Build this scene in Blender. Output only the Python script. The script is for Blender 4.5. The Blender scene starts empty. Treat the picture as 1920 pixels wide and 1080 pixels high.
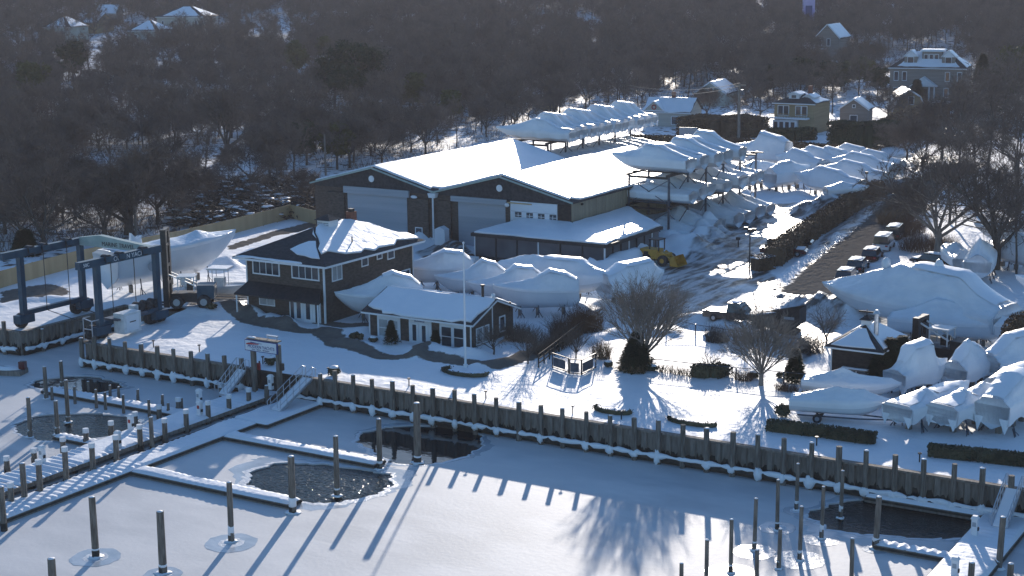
import bpy, math, random
import numpy as np
from mathutils import Vector, Matrix
from mathutils.geometry import delaunay_2d_cdt
random.seed(7); RS=np.random.RandomState(7)
SC=bpy.context.scene; COL=SC.collection
# ---------------- camera ----------------
W0,H0=1920.,1080.
Hc=34.0
def _basis():
    a=np.array([2800-960.,540+90.]);b=np.array([-4000-960.,540+10.])
    f=math.sqrt(-(a@b))
    Y=np.array([a[0],a[1],-f]);Y/=np.linalg.norm(Y)
    X=-np.array([b[0],b[1],-f]);X/=np.linalg.norm(X)
    return f,np.array([X,Y,np.cross(X,Y)])
FOC,RM=_basis()
cd=bpy.data.cameras.new('camera'); cam=bpy.data.objects.new('camera',cd); COL.objects.link(cam)
cd.sensor_width=36; cd.lens=FOC/1920*36; cd.clip_start=1; cd.clip_end=6000
cam.matrix_world=Matrix.Translation((0,0,Hc))@Matrix([list(r) for r in RM]).to_4x4()
SC.camera=cam
# ---------------- light ----------------
SUN_AZ=math.radians(-25.0); SUN_EL=math.radians(13.5)
sd=Vector((math.sin(SUN_AZ)*math.cos(SUN_EL),math.cos(SUN_AZ)*math.cos(SUN_EL),math.sin(SUN_EL)))
sl=bpy.data.lights.new('sun','SUN'); sl.energy=4.6; sl.angle=math.radians(.5); sl.color=(1,.90,.79)
so=bpy.data.objects.new('sun',sl); COL.objects.link(so); so.rotation_euler=sd.to_track_quat('Z','Y').to_euler()
w=bpy.data.worlds.new('World'); SC.world=w; w.use_nodes=True
nt=w.node_tree; bg=nt.nodes['Background']; sk=nt.nodes.new('ShaderNodeTexSky'); sk.sky_type='NISHITA'
sk.sun_disc=False; sk.sun_elevation=SUN_EL; sk.sun_rotation=SUN_AZ; sk.ozone_density=4; sk.air_density=1.0; sk.dust_density=.3
hs=nt.nodes.new('ShaderNodeHueSaturation');hs.inputs['Saturation'].default_value=1.06;nt.links.new(sk.outputs[0],hs.inputs['Color']);nt.links.new(hs.outputs[0],bg.inputs[0]); bg.inputs[1].default_value=.15
SC.view_settings.view_transform='Standard'; SC.view_settings.look='None'; SC.view_settings.exposure=.3; SC.view_settings.gamma=1
SC.render.engine='CYCLES'; SC.cycles.use_denoising=True
SC.cycles.max_bounces=6; SC.cycles.diffuse_bounces=3; SC.cycles.glossy_bounces=3; SC.cycles.transparent_max_bounces=8
SC.cycles.sample_clamp_indirect=6; SC.cycles.caustics_reflective=False
# ---------------- pixel helpers (layout of real positions on real planes) ----------------
def ray(px,py): return RM@np.array([px-960.,540.-py,-FOC])
def G(px,py,z=0.):
    d=ray(px,py);t=(z-Hc)/d[2];return Vector((d[0]*t,d[1]*t,z))
def AX(px,py,x):
    d=ray(px,py);t=x/d[0];return Vector((x,d[1]*t,Hc+d[2]*t))
def AY(px,py,y):
    d=ray(px,py);t=y/d[1];return Vector((d[0]*t,y,Hc+d[2]*t))
def P(x,y,z):
    c=RM.T@np.array([x,y,z-Hc]);return (960-FOC*c[0]/c[2],540+FOC*c[1]/c[2])
def sm(a,b,x):
    t=min(1,max(0,(x-a)/(b-a)));return t*t*(3-2*t)
def terrain(x,y):
    d=math.hypot(x,y);return 34*sm(340,980,d)+30*sm(900,1900,d)
def GT(px,py):
    d=ray(px,py);d=d/np.linalg.norm(d);t=100.
    while t<3000:
        if Hc+d[2]*t<terrain(d[0]*t,d[1]*t): break
        t+=1.
    return Vector((d[0]*t,d[1]*t,terrain(d[0]*t,d[1]*t)))
def HT(b,py):   # height of a point above base b that shows at pixel row py
    lo,hi=0,60
    for _ in range(40):
        m=(lo+hi)/2
        if P(b[0],b[1],b[2]+m)[1]>py: lo=m
        else: hi=m
    return lo
# ---------------- materials ----------------
MT={}
def mat(name,c1,c2=None,scale=1.,rough=.8,bump=0.,bscale=None,metal=0.,spec=.5,stretch=None,detail=4,lo=.35,hi=.65,sheen=0,coat=0,emis=None):
    m=bpy.data.materials.new(name);m.use_nodes=True;n=m.node_tree;p=n.nodes['Principled BSDF']
    p.inputs['Base Color'].default_value=(*c1,1);p.inputs['Roughness'].default_value=rough;p.inputs['Metallic'].default_value=metal
    p.inputs['Specular IOR Level'].default_value=spec
    if coat: p.inputs['Coat Weight'].default_value=coat
    if emis: p.inputs['Emission Color'].default_value=(*emis[0],1);p.inputs['Emission Strength'].default_value=emis[1]
    tc=n.nodes.new('ShaderNodeTexCoord');mp=n.nodes.new('ShaderNodeMapping');n.links.new(tc.outputs['Object'],mp.inputs[0])
    if stretch: mp.inputs['Scale'].default_value=stretch
    if c2 is not None:
        t=n.nodes.new('ShaderNodeTexNoise');t.inputs['Scale'].default_value=scale;t.inputs['Detail'].default_value=detail;n.links.new(mp.outputs[0],t.inputs[0])
        r=n.nodes.new('ShaderNodeValToRGB');r.color_ramp.elements[0].position=lo;r.color_ramp.elements[1].position=hi
        r.color_ramp.elements[0].color=(*c1,1);r.color_ramp.elements[1].color=(*c2,1)
        n.links.new(t.outputs['Fac'],r.inputs[0]);n.links.new(r.outputs[0],p.inputs['Base Color'])
    if bump:
        t2=n.nodes.new('ShaderNodeTexNoise');t2.inputs['Scale'].default_value=bscale or scale;t2.inputs['Detail'].default_value=5;n.links.new(mp.outputs[0],t2.inputs[0])
        b=n.nodes.new('ShaderNodeBump');b.inputs['Strength'].default_value=1;b.inputs['Distance'].default_value=bump
        n.links.new(t2.outputs['Fac'],b.inputs['Height']);n.links.new(b.outputs[0],p.inputs['Normal'])
    MT[name]=m;return m
mat('snow',(.80,.83,.87),(.86,.88,.91),.6,.55,.12,1.3)
mat('roof_snow',(.80,.83,.87),(.86,.88,.91),.5,.38,.06,.9)
mat('pillow_snow',(.80,.83,.87),(.85,.87,.9),.8,.6,.05,2.5)
mat('wrap',(.74,.77,.80),(.84,.86,.88),.6,.30,.16,1.3,stretch=(.8,1.7,.45))
mat('wrap_dull',(.66,.70,.75),(.76,.79,.83),.5,.42,.05,1.0)
mat('hull',(.62,.66,.70),(.72,.75,.78),.4,.35)
mat('pile_wood',(.10,.085,.07),(.23,.20,.17),2.,.85,.03,8,stretch=(4,4,.5))
mat('old_wood',(.15,.13,.11),(.26,.23,.20),1.5,.85,.03,6,stretch=(3,3,.6))
mat('dark_wood',(.025,.022,.02),(.07,.06,.05),2,.85,.03,6)
mat('tan_wood',(.44,.31,.17),(.54,.39,.22),.8,.8,.02,5,stretch=(1,1,.1))
mat('shingle',(.062,.048,.040),(.115,.09,.075),2.2,.9,.02,9,stretch=(1,1,2.5))
mat('shingle_dark',(.022,.018,.017),(.05,.04,.035),2.2,.9,.02,9,stretch=(1,1,2.5))
mat('asphalt_roof',(.022,.024,.028),(.05,.05,.055),3,.85,.01,9)
mat('trim',(.72,.74,.76),(.8,.81,.82),1,.5)
mat('glass',(.02,.03,.04),(.05,.07,.09),.5,.08,spec=.8)
mat('pale_glass',(.30,.32,.33),(.45,.46,.46),.6,.15)
mat('grey_door',(.30,.34,.38),(.38,.41,.45),.25,.55,.01,3,stretch=(.2,.2,9))
mat('white_door',(.66,.70,.75),(.74,.77,.8),.5,.5)
mat('beige_metal',(.26,.22,.16),(.36,.30,.21),.35,.6,.02,4,stretch=(5,5,.1))
mat('steel',(.06,.075,.10),(.11,.13,.16),2,.45,metal=.4)
mat('dark_metal',(.012,.012,.014),(.035,.03,.03),3,.5)
mat('lift_blue',(.010,.048,.085),(.022,.078,.12),1.2,.45)
mat('pale_green',(.26,.36,.34),(.36,.45,.42),1,.5)
mat('machine_white',(.55,.57,.58),(.72,.73,.73),2,.4)
mat('yellow',(.50,.25,.03),(.62,.34,.05),2,.45)
mat('rubber',(.012,.012,.012),(.05,.05,.055),4,.85)
mat('red',(.35,.03,.03),None,1,.5)
mat('sign_white',(.62,.68,.74),(.72,.76,.8),1,.4)
mat('ink_blue',(.02,.05,.2),None,1,.5)
mat('ink_red',(.45,.04,.05),None,1,.5)
mat('aluminium',(.50,.53,.57),(.62,.64,.67),3,.35,metal=.7)
mat('mesh_panel',(.045,.05,.06),(.10,.105,.115),.35,.4,spec=.6)
mat('bark',(.055,.045,.038),(.13,.11,.095),3,.9,.02,8,stretch=(1,1,.3))
mat('bark_pale',(.17,.145,.125),(.30,.26,.22),3,.9,.02,8,stretch=(1,1,.3))
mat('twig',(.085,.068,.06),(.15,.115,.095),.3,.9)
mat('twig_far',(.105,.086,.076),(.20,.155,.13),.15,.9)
mat('twig_tan',(.15,.095,.05),(.24,.16,.09),.4,.9)
mat('twig_rust',(.09,.05,.03),(.15,.085,.05),.4,.9)
mat('needle',(.012,.024,.012),(.05,.062,.024),.35,.85)
mat('needle_olive',(.045,.05,.014),(.13,.12,.035),.3,.85)
mat('hedge_green',(.028,.03,.016),(.11,.10,.055),.8,.9)
mat('hedge_brown',(.07,.042,.024),(.16,.10,.055),.6,.9)
mat('brick',(.16,.06,.04),(.26,.11,.07),4,.9)
mat('house_tan',(.30,.22,.12),(.38,.28,.16),.5,.85,.01,6,stretch=(.3,.3,6))
mat('house_grey',(.20,.18,.16),(.27,.24,.21),.5,.85,.01,6,stretch=(.3,.3,6))
mat('house_cream',(.42,.41,.36),(.52,.5,.44),.5,.85,.01,6,stretch=(.3,.3,6))
mat('house_green',(.30,.34,.30),(.38,.42,.38),.5,.85)
mat('car_dark',(.012,.013,.016),(.02,.02,.024),1,.2,coat=.5)
mat('car_white',(.6,.62,.64),None,1,.25,coat=.5)
mat('car_red',(.10,.012,.012),None,1,.25,coat=.5)
mat('rim',(.35,.36,.38),None,1,.35,metal=.6)
mat('rust',(.16,.05,.02),(.07,.03,.02),3,.7)
mat('wire',(.12,.10,.07),None,1,.4)
mat('violet',(.35,.30,.62),(.55,.5,.75),.2,.5)
mat('cloth_dark',(.02,.02,.03),None,1,.9)
mat('skin',(.45,.28,.2),None,1,.6)
mat('thin_ice',(.36,.42,.47),(.50,.55,.60),.7,.25,.02,3,spec=.6)
mat('ice_rim',(.55,.59,.63),(.70,.73,.76),2,.4,.05,5)
mat('wet_ice',(.10,.10,.10),(.26,.26,.26),.5,.12,.01,2,spec=.7)
# ---------------- mesh builder ----------------
class MB:
    def __init__(s): s.v=[];s.f=[];s.m=[];s.cur=0
    def add(s,vs,fs):
        k=len(s.v);s.v+= [tuple(q) for q in vs];s.f+=[tuple(k+i for i in f) for f in fs];s.m+=[s.cur]*len(fs);return s
    def box(s,x0,y0,z0,x1,y1,z1):
        return s.add([(x0,y0,z0),(x1,y0,z0),(x1,y1,z0),(x0,y1,z0),(x0,y0,z1),(x1,y0,z1),(x1,y1,z1),(x0,y1,z1)],
          [(0,3,2,1),(4,5,6,7),(0,1,5,4),(1,2,6,5),(2,3,7,6),(3,0,4,7)])
    def cbox(s,c,d,rz=0,ry=0,taper=1):
        R=Matrix.Rotation(rz,3,'Z')@Matrix.Rotation(ry,3,'Y');vs=[]
        for z in (-1,1):
            t=taper if z>0 else 1
            for x,y in ((-1,-1),(1,-1),(1,1),(-1,1)):
                vs.append(Vector(c)+R@Vector((x*d[0]/2*t,y*d[1]/2*t,z*d[2]/2)))
        return s.add(vs,[(0,3,2,1),(4,5,6,7),(0,1,5,4),(1,2,6,5),(2,3,7,6),(3,0,4,7)])
    def beam(s,a,b,w,h=None):
        h=h or w;a=Vector(a);b=Vector(b);d=(b-a).normalized();u=d.cross(Vector((0,0,1)))
        if u.length<.01: u=Vector((1,0,0))
        u.normalize();n=u.cross(d);vs=[]
        for p in (a,b):
            for i,j in ((-1,-1),(1,-1),(1,1),(-1,1)): vs.append(p+u*(i*w/2)+n*(j*h/2))
        return s.add(vs,[(0,1,2,3),(7,6,5,4),(0,4,5,1),(1,5,6,2),(2,6,7,3),(3,7,4,0)])
    def tube(s,pts,rs,n=8,cap=True):
        pts=[Vector(p) for p in pts]
        if not hasattr(rs,'__len__'): rs=[rs]*len(pts)
        k=len(s.v);u=None
        for i,p in enumerate(pts):
            d=(pts[min(i+1,len(pts)-1)]-pts[max(i-1,0)]).normalized()
            if u is None: u=d.orthogonal().normalized()
            else:
                u=(u-d*u.dot(d));u=u.normalized() if u.length>1e-6 else d.orthogonal().normalized()
            v=d.cross(u)
            for j in range(n):
                a=2*math.pi*j/n;s.v.append(tuple(p+(u*math.cos(a)+v*math.sin(a))*rs[i]))
        for i in range(len(pts)-1):
            for j in range(n):
                a=k+i*n+j;b=k+i*n+(j+1)%n;s.f.append((a,b,b+n,a+n));s.m.append(s.cur)
        if cap:
            s.f.append(tuple(k+j for j in reversed(range(n))));s.m.append(s.cur)
            s.f.append(tuple(k+(len(pts)-1)*n+j for j in range(n)));s.m.append(s.cur)
        return s
    def prism(s,poly,z0,z1):
        n=len(poly);vs=[(x,y,z0) for x,y in poly]+[(x,y,z1) for x,y in poly]
        return s.add(vs,[tuple(reversed(range(n))),tuple(range(n,2*n))]+[(i,(i+1)%n,n+(i+1)%n,n+i) for i in range(n)])
    def slab(s,quad,t):  # thick sheet under four points
        q=[Vector(p) for p in quad];lo=[p-Vector((0,0,t)) for p in q];n=len(q)
        return s.add(q+lo,[tuple(range(n)),tuple(reversed(range(n,2*n)))]+[(i,n+i,n+(i+1)%n,(i+1)%n) for i in range(n)])
    def blob(s,c,r,nu=10,nv=6,jit=.15,flat=False,seed=None):
        rr=random.Random(seed) if seed is not None else random;k=len(s.v);c=Vector(c)
        for i in range(nv+1):
            ph=math.pi*i/nv
            for j in range(nu):
                a=2*math.pi*j/nu;q=1+rr.uniform(-jit,jit)
                z=math.cos(ph)*r[2]*q
                if flat and z<0: z*=.1
                s.v.append((c[0]+math.sin(ph)*math.cos(a)*r[0]*q,c[1]+math.sin(ph)*math.sin(a)*r[1]*q,c[2]+z))
        for i in range(nv):
            for j in range(nu):
                a=k+i*nu+j;b=k+i*nu+(j+1)%nu;s.f.append((a,a+nu,b+nu,b));s.m.append(s.cur)
        return s
    def obj(s,name,mats,parent=None,smooth=False,loc=None):
        me=bpy.data.meshes.new(name);me.from_pydata(s.v,[],s.f)
        if not isinstance(mats,(list,tuple)): mats=[mats]
        for m in mats: me.materials.append(MT[m] if isinstance(m,str) else m)
        if len(mats)>1: me.polygons.foreach_set('material_index',s.m)
        if smooth: me.polygons.foreach_set('use_smooth',[True]*len(me.polygons))
        me.update();o=bpy.data.objects.new(name,me);COL.objects.link(o)
        if parent: o.parent=parent
        if loc is not None: o.location=loc
        return o
def tag(o,label,cat,group=None):
    o['label']=label;o['category']=cat
    if group:o['group']=group
    return o
def thing(name,label,cat,loc=(0,0,0),rz=0,group=None):
    o=bpy.data.objects.new(name,None);COL.objects.link(o);o.location=loc;o.rotation_euler=(0,0,rz);o.empty_display_size=.5
    return tag(o,label,cat,group)
def struct(o,kind='structure'): o['kind']=kind;return o
def dup(root,loc,rz,label=None,scale=None,group=None):
    r=root.copy();COL.objects.link(r);r.location=loc;r.rotation_euler=(0,0,rz)
    if scale is not None: r.scale=scale if hasattr(scale,'__len__') else (scale,)*3
    if label:r['label']=label
    if group:r['group']=group
    for ch in root.children:
        c=ch.copy();COL.objects.link(c);c.parent=r
        for g in ch.children:
            d=g.copy();COL.objects.link(d);d.parent=c
    return r
def text(s,size,m,parent,loc,rot,depth=.01,name='lettering',xs=1):
    c=bpy.data.curves.new(name,'FONT');c.body=s;c.size=size;c.extrude=depth;c.align_x='CENTER';c.align_y='CENTER'
    t=bpy.data.objects.new('tmp',c);COL.objects.link(t);bpy.context.view_layer.update()
    me=bpy.data.meshes.new_from_object(t.evaluated_get(bpy.context.evaluated_depsgraph_get()))
    bpy.data.objects.remove(t);me.materials.clear();me.materials.append(MT[m]);o=bpy.data.objects.new(name,me);COL.objects.link(o)
    o.parent=parent;o.location=loc;o.rotation_euler=rot;o.scale=(xs,1,1);return o
def window(parent,x0,z0,x1,z1,y,nx=2,nz=1,gl='glass',fr=.09,axis='y',sgn=-1,name='window'):
    """framed window standing proud of a wall; axis y: wall in plane y, outside towards sgn"""
    a=MB();g=MB()
    def bx(mb,u0,w0,u1,w1,d0,d1):
        lo,hi=sorted((y+sgn*d0,y+sgn*d1))
        if axis=='y': mb.box(u0,lo,w0,u1,hi,w1)
        else: mb.box(lo,u0,w0,hi,u1,w1)
    bx(a,x0-fr,z0-fr,x0,z1+fr,-.02,.07);bx(a,x1,z0-fr,x1+fr,z1+fr,-.02,.07)
    bx(a,x0,z0-fr,x1,z0,-.02,.07);bx(a,x0,z1,x1,z1+fr,-.02,.07)
    for i in range(1,nx): u=x0+(x1-x0)*i/nx;bx(a,u-.035,z0,u+.035,z1,-.02,.06)
    for i in range(1,nz): q=z0+(z1-z0)*i/nz;bx(a,x0,q-.03,x1,q+.03,-.02,.055)
    bx(g,x0,z0,x1,z1,-.02,.025)
    f=a.obj(name,'trim',parent);g.obj('pane',gl,f);return f
# ---------------- ground ----------------
def vnoise(x,y,sc,seed):
    rs=np.random.RandomState(seed);T=rs.rand(256,256);x=np.asarray(x)/sc;y=np.asarray(y)/sc
    xi=np.floor(x).astype(int);yi=np.floor(y).astype(int);fx=x-xi;fy=y-yi;fx=fx*fx*(3-2*fx);fy=fy*fy*(3-2*fy)
    a=T[xi%256,yi%256];b=T[(xi+1)%256,yi%256];c=T[xi%256,(yi+1)%256];d=T[(xi+1)%256,(yi+1)%256]
    return (a*(1-fx)+b*fx)*(1-fy)+(c*(1-fx)+d*fx)*fy
def pl(pts,z=0): return [tuple(G(a,b,z)[:2]) for a,b in pts]
def inpoly(X,Y,poly):
    r=np.zeros(X.shape,bool);n=len(poly)
    for i in range(n):
        x1,y1=poly[i];x2,y2=poly[(i+1)%n]
        if y1==y2: continue
        c=((y1>Y)!=(y2>Y))&(X<(x2-x1)*(Y-y1)/(y2-y1)+x1);r^=c
    return r
def dline(X,Y,poly):
    D=np.full(X.shape,1e9)
    for (x1,y1),(x2,y2) in zip(poly[:-1],poly[1:]):
        L=(x2-x1)**2+(y2-y1)**2+1e-9;t=np.clip(((X-x1)*(x2-x1)+(Y-y1)*(y2-y1))/L,0,1)
        D=np.minimum(D,np.hypot(X-x1-t*(x2-x1),Y-y1-t*(y2-y1)))
    return D
WATER=-2.3; WY=101.3; SX0,SX1,SY=-117.0,-108.4,115.0
def axis(lo,hi,st,out_lo,out_hi,keep=()):
    a=list(np.arange(lo,hi+1e-6,st));s=st;x=lo
    while x>out_lo: s=min(s*1.16,34);x-=s;a.append(x)
    s=st;x=hi
    while x<out_hi: s=min(s*1.16,34);x+=s;a.append(x)
    a=np.array(sorted(a))
    for k in keep: a[np.argmin(abs(a-k))]=k
    return a
gx=axis(-170,-15,.55,-2400,1300,(SX0,SX1));gy=axis(WY,250,.55,WY,2600,(WY,SY))
X,Y=np.meshgrid(gx,gy)
D=np.hypot(X,Y)
def smn(a,b,v):
    t=np.clip((v-a)/(b-a),0,1);return t*t*(3-2*t)
Z=34*smn(340,980,D)+30*smn(900,1900,D)
near=1-smn(300,420,D)
Z+=(vnoise(X,Y,9,1)-.5)*.22*near+(vnoise(X,Y,2.6,2)-.5)*.10*near+(vnoise(X,Y,60,3)-.5)*6*smn(380,700,D)
edge=smn(0,2.2,Y-WY);Z*=np.where(Y<WY+2.3,edge,1);Z-=.02*(edge<.01)
ROAD=[(1518,546),(1566,500),(1630,447),(1690,390),(1738,346),(1800,310)]
road=pl(ROAD);dr=dline(X,Y,road)
# ridges of shovelled and ploughed snow: (pixel path, width m, height m)
MOUNDS=[([(1320,440),(1370,400),(1400,378)],1.5,1.3),([(1255,455),(1290,470),(1330,440)],2.4,1.6),([(1110,520),(1180,500),(1215,470)],1.8,1.6),
 ([(1290,600),(1340,605),(1400,628),(1450,645)],1.2,1.1),([(1510,580),(1560,590),(1600,600)],2.2,1.8),([(1520,400),(1555,395),(1580,388)],2.4,2.2),
([(470,590),(520,605),(545,612)],.8,.75),([(610,620),(640,625),(690,622)],.7,.5),
 ([(640,640),(700,650),(760,648),(770,655)],.6,.35),([(780,668),(800,655),(840,665),(900,672)],.9,.7),([(900,690),(960,680),(1000,660)],.8,.45),([(380,590),(430,582),(455,590)],1.2,.5),
 ([(320,590),(380,580),(430,575)],1.6,.6),([(1105,640),(1180,620),(1260,625)],1.,.5),([(790,452),(820,445),(850,470)],1.6,1.0),([(1020,455),(1100,500),(1140,500)],1.,.5),
 ([(1275,590),(1330,560),(1400,535)],.9,.3),([(1590,655),(1700,690),(1760,700)],.8,.5),([(0,575),(80,560),(150,565)],1.2,.4),([(420,500),(520,470),(590,440)],2.0,.9),
 ([(1700,690),(1780,690),(1870,705)],.9,.6),([(1420,425),(1460,375),(1500,372)],.8,.4)]
for pts,wd,h in MOUNDS:
    d=dline(X,Y,pl(pts));Z+=h*np.exp(-(d/wd)**2)*(.55+.9*vnoise(X,Y,1.3,hash(str(pts[0]))%1000))
# flat road with low banks
Z=np.where(dr<3.6,Z*smn(2.4,3.6,dr)+terrain(0,0)*0,Z)
Z+=.35*np.exp(-((dr-4.2)/.6)**2)*(.4+vnoise(X,Y,1.2,77))*(D<330)
def soft(pts,blur=2):
    m=inpoly(X,Y,pl(pts)).astype(float)
    for _ in range(blur): m=(m+np.roll(m,1,0)+np.roll(m,-1,0)+np.roll(m,1,1)+np.roll(m,-1,1))/5
    return m
plow=np.clip(1.8-dr/2.3,0,1)*(D<420)
for pts in [[(0,546),(95,531),(130,543),(122,556),(70,563),(0,572)],[(195,522),(330,492),(332,501),(215,532)],[(425,462),(520,430),(590,416),(605,428),(520,441),(428,472)],
            [(350,545),(400,535),(470,540),(465,560),(380,562)],[(430,585),(462,575),(470,600),(500,605),(480,612)]]:
    plow=np.maximum(plow,soft(pts))
for pts,wd in (([(430,580),(470,603),(560,620),(610,625),(650,645),(720,668),(790,668),(870,682),(930,688),(990,672),(1050,640),(1100,610)],1.0),([(600,605),(640,612),(700,610)],.9),([(785,665),(795,650)],.9),([(610,625),(640,645)],1.4)):
    plow=np.maximum(plow,np.clip(1.5-dline(X,Y,pl(pts))/wd,0,1))
slush=np.zeros(X.shape)
for pts in [[(1215,520),(1290,478),(1345,440),(1420,392),(1500,378),(1530,392),(1590,400),(1500,452),(1440,510),(1500,560),(1560,545),(1590,590),(1560,640),(1500,690),(1440,640),(1300,600),(1250,560)],
            [(1560,420),(1700,330),(1760,330),(1640,430),(1500,560),(1450,590),(1500,510)],[(780,470),(850,450),(895,480),(870,500),(800,490)],[(340,540),(470,540),(470,580),(350,575)],
            [(1655,290),(1800,290),(1880,320),(1730,340)]]:
    slush=np.maximum(slush,soft(pts,3))
Z+=slush*((vnoise(X,Y,1.0,31)-.5)*.10+(vnoise(X*.7+Y*.7,(Y-X)*.2,.9,32)-.5)*.12)
wood=((X<-139)&(Y<215)|(D>320)|(X<-165)).astype(float)
nx_,ny_=len(gx),len(gy)
vs=np.stack([X.ravel(),Y.ravel(),Z.ravel()],1)
i=np.arange((nx_-1)*(ny_-1));r=i//(nx_-1);c=i%(nx_-1);a=r*nx_+c
F=np.stack([a,a+1,a+nx_+1,a+nx_],1)
cx=(gx[c]+gx[c+1])/2;cy=(gy[r]+gy[r+1])/2
F=F[~((cx>SX0)&(cx<SX1)&(cy<SY))]
me=bpy.data.meshes.new('ground');me.from_pydata(vs.tolist(),[],F.tolist())
at=me.attributes.new('surf','FLOAT_COLOR','POINT');cc=np.stack([plow.ravel(),slush.ravel(),wood.ravel(),np.ones(X.size)],1)
at.data.foreach_set('color',cc.astype(np.float32).ravel());me.polygons.foreach_set('use_smooth',[True]*len(me.polygons))
ground=bpy.data.objects.new('ground',me);COL.objects.link(ground);struct(ground)
_zi=lambda x,y:(int(np.clip(np.searchsorted(gy,y)-1,0,ny_-2)),int(np.clip(np.searchsorted(gx,x)-1,0,nx_-2)))
def gz(x,y):
    j,i=_zi(x,y);tx=(x-gx[i])/(gx[i+1]-gx[i]);ty=(y-gy[j])/(gy[j+1]-gy[j])
    return float((Z[j,i]*(1-tx)+Z[j,i+1]*tx)*(1-ty)+(Z[j+1,i]*(1-tx)+Z[j+1,i+1]*tx)*ty)
def on(v,dz=0): return Vector((v[0],v[1],gz(v[0],v[1])+dz))
m=bpy.data.materials.new('ground');m.use_nodes=True;n=m.node_tree;L=n.links;p=n.nodes['Principled BSDF']
def N(t,**k):
    q=n.nodes.new(t)
    for a_,b_ in k.items(): q.inputs[a_.replace('_',' ')].default_value=b_
    return q
def mixc(f,a_,b_):
    q=n.nodes.new('ShaderNodeMix');q.data_type='RGBA'
    L.new(f,q.inputs[0])
    for s_,v_ in ((6,a_),(7,b_)):
        if hasattr(v_,'is_linked'): L.new(v_,q.inputs[s_])
        else: q.inputs[s_].default_value=(*v_,1)
    return q.outputs[2]
def mth(op,a_,b_=None,c_=None):
    q=n.nodes.new('ShaderNodeMath');q.operation=op
    for s_,v_ in enumerate((a_,b_,c_)):
        if v_ is None: continue
        if hasattr(v_,'is_linked'): L.new(v_,q.inputs[s_])
        else: q.inputs[s_].default_value=v_
    return q.outputs[0]
geo=n.nodes.new('ShaderNodeNewGeometry');att=n.nodes.new('ShaderNodeAttribute');att.attribute_name='surf';sep=n.nodes.new('ShaderNodeSeparateColor');L.new(att.outputs['Color'],sep.inputs[0])
def noise(sc,det=4,vec=None,st=None):
    q=n.nodes.new('ShaderNodeTexNoise');q.inputs['Scale'].default_value=sc;q.inputs['Detail'].default_value=det
    if st:
        mp=n.nodes.new('ShaderNodeMapping');mp.inputs['Rotation'].default_value=(0,0,st[2]);mp.inputs['Scale'].default_value=(st[0],st[1],1);L.new(geo.outputs['Position'],mp.inputs[0]);L.new(mp.outputs[0],q.inputs[0])
    else: L.new(geo.outputs['Position'],q.inputs[0])
    return q.outputs['Fac']
def step(v,lo,hi):
    q=n.nodes.new('ShaderNodeMapRange');q.inputs[1].default_value=lo;q.inputs[2].default_value=hi;L.new(v,q.inputs[0]);return q.outputs[0]
sn=mixc(noise(.35),(.80,.815,.84),(.87,.88,.895))
fp=step(mth('ADD',sep.outputs[0],mth('MULTIPLY',mth('SUBTRACT',noise(1.3,6),.5),.9)),.45,.6)
tracks=step(noise(1.1,6,st=(1,.16,.45)),.43,.55)
slc=mixc(tracks,(.52,.52,.53),(.06,.055,.05))
fs=step(mth('ADD',sep.outputs[1],mth('MULTIPLY',mth('SUBTRACT',noise(.6,5),.5),.6)),.4,.7)
lit=mth('MULTIPLY',sep.outputs[2],step(noise(.5,8),.54,.60))
col=mixc(lit,sn,(.12,.085,.06));col=mixc(mth('MULTIPLY',fs,step(noise(.22,3),.22,.5)),col,slc);col=mixc(fp,col,mixc(noise(1.2,7),(.10,.09,.078),(.23,.21,.185)))
L.new(col,p.inputs['Base Color'])
ro=n.nodes.new('ShaderNodeMix');L.new(fs,ro.inputs[0]);ro.inputs[2].default_value=.62;ro.inputs[3].default_value=.38;ro2=n.nodes.new('ShaderNodeMix');L.new(fp,ro2.inputs[0]);L.new(ro.outputs[0],ro2.inputs[2]);ro2.inputs[3].default_value=1.0;L.new(ro2.outputs[0],p.inputs['Roughness']);sp=n.nodes.new('ShaderNodeMix');L.new(fp,sp.inputs[0]);sp.inputs[2].default_value=.32;sp.inputs[3].default_value=.0;L.new(sp.outputs[0],p.inputs['Specular IOR Level'])
b1=n.nodes.new('ShaderNodeBump');b1.inputs['Distance'].default_value=.16;L.new(noise(.9,6),b1.inputs['Height'])
b2=n.nodes.new('ShaderNodeBump');b2.inputs['Distance'].default_value=.35;L.new(noise(1.6,7,st=(1,.35,.45)),b2.inputs['Height']);L.new(fs,b2.inputs['Strength']);L.new(b1.outputs[0],b2.inputs['Normal']);L.new(b2.outputs[0],p.inputs['Normal'])
me.materials.append(m);MT['ground']=m
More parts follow.
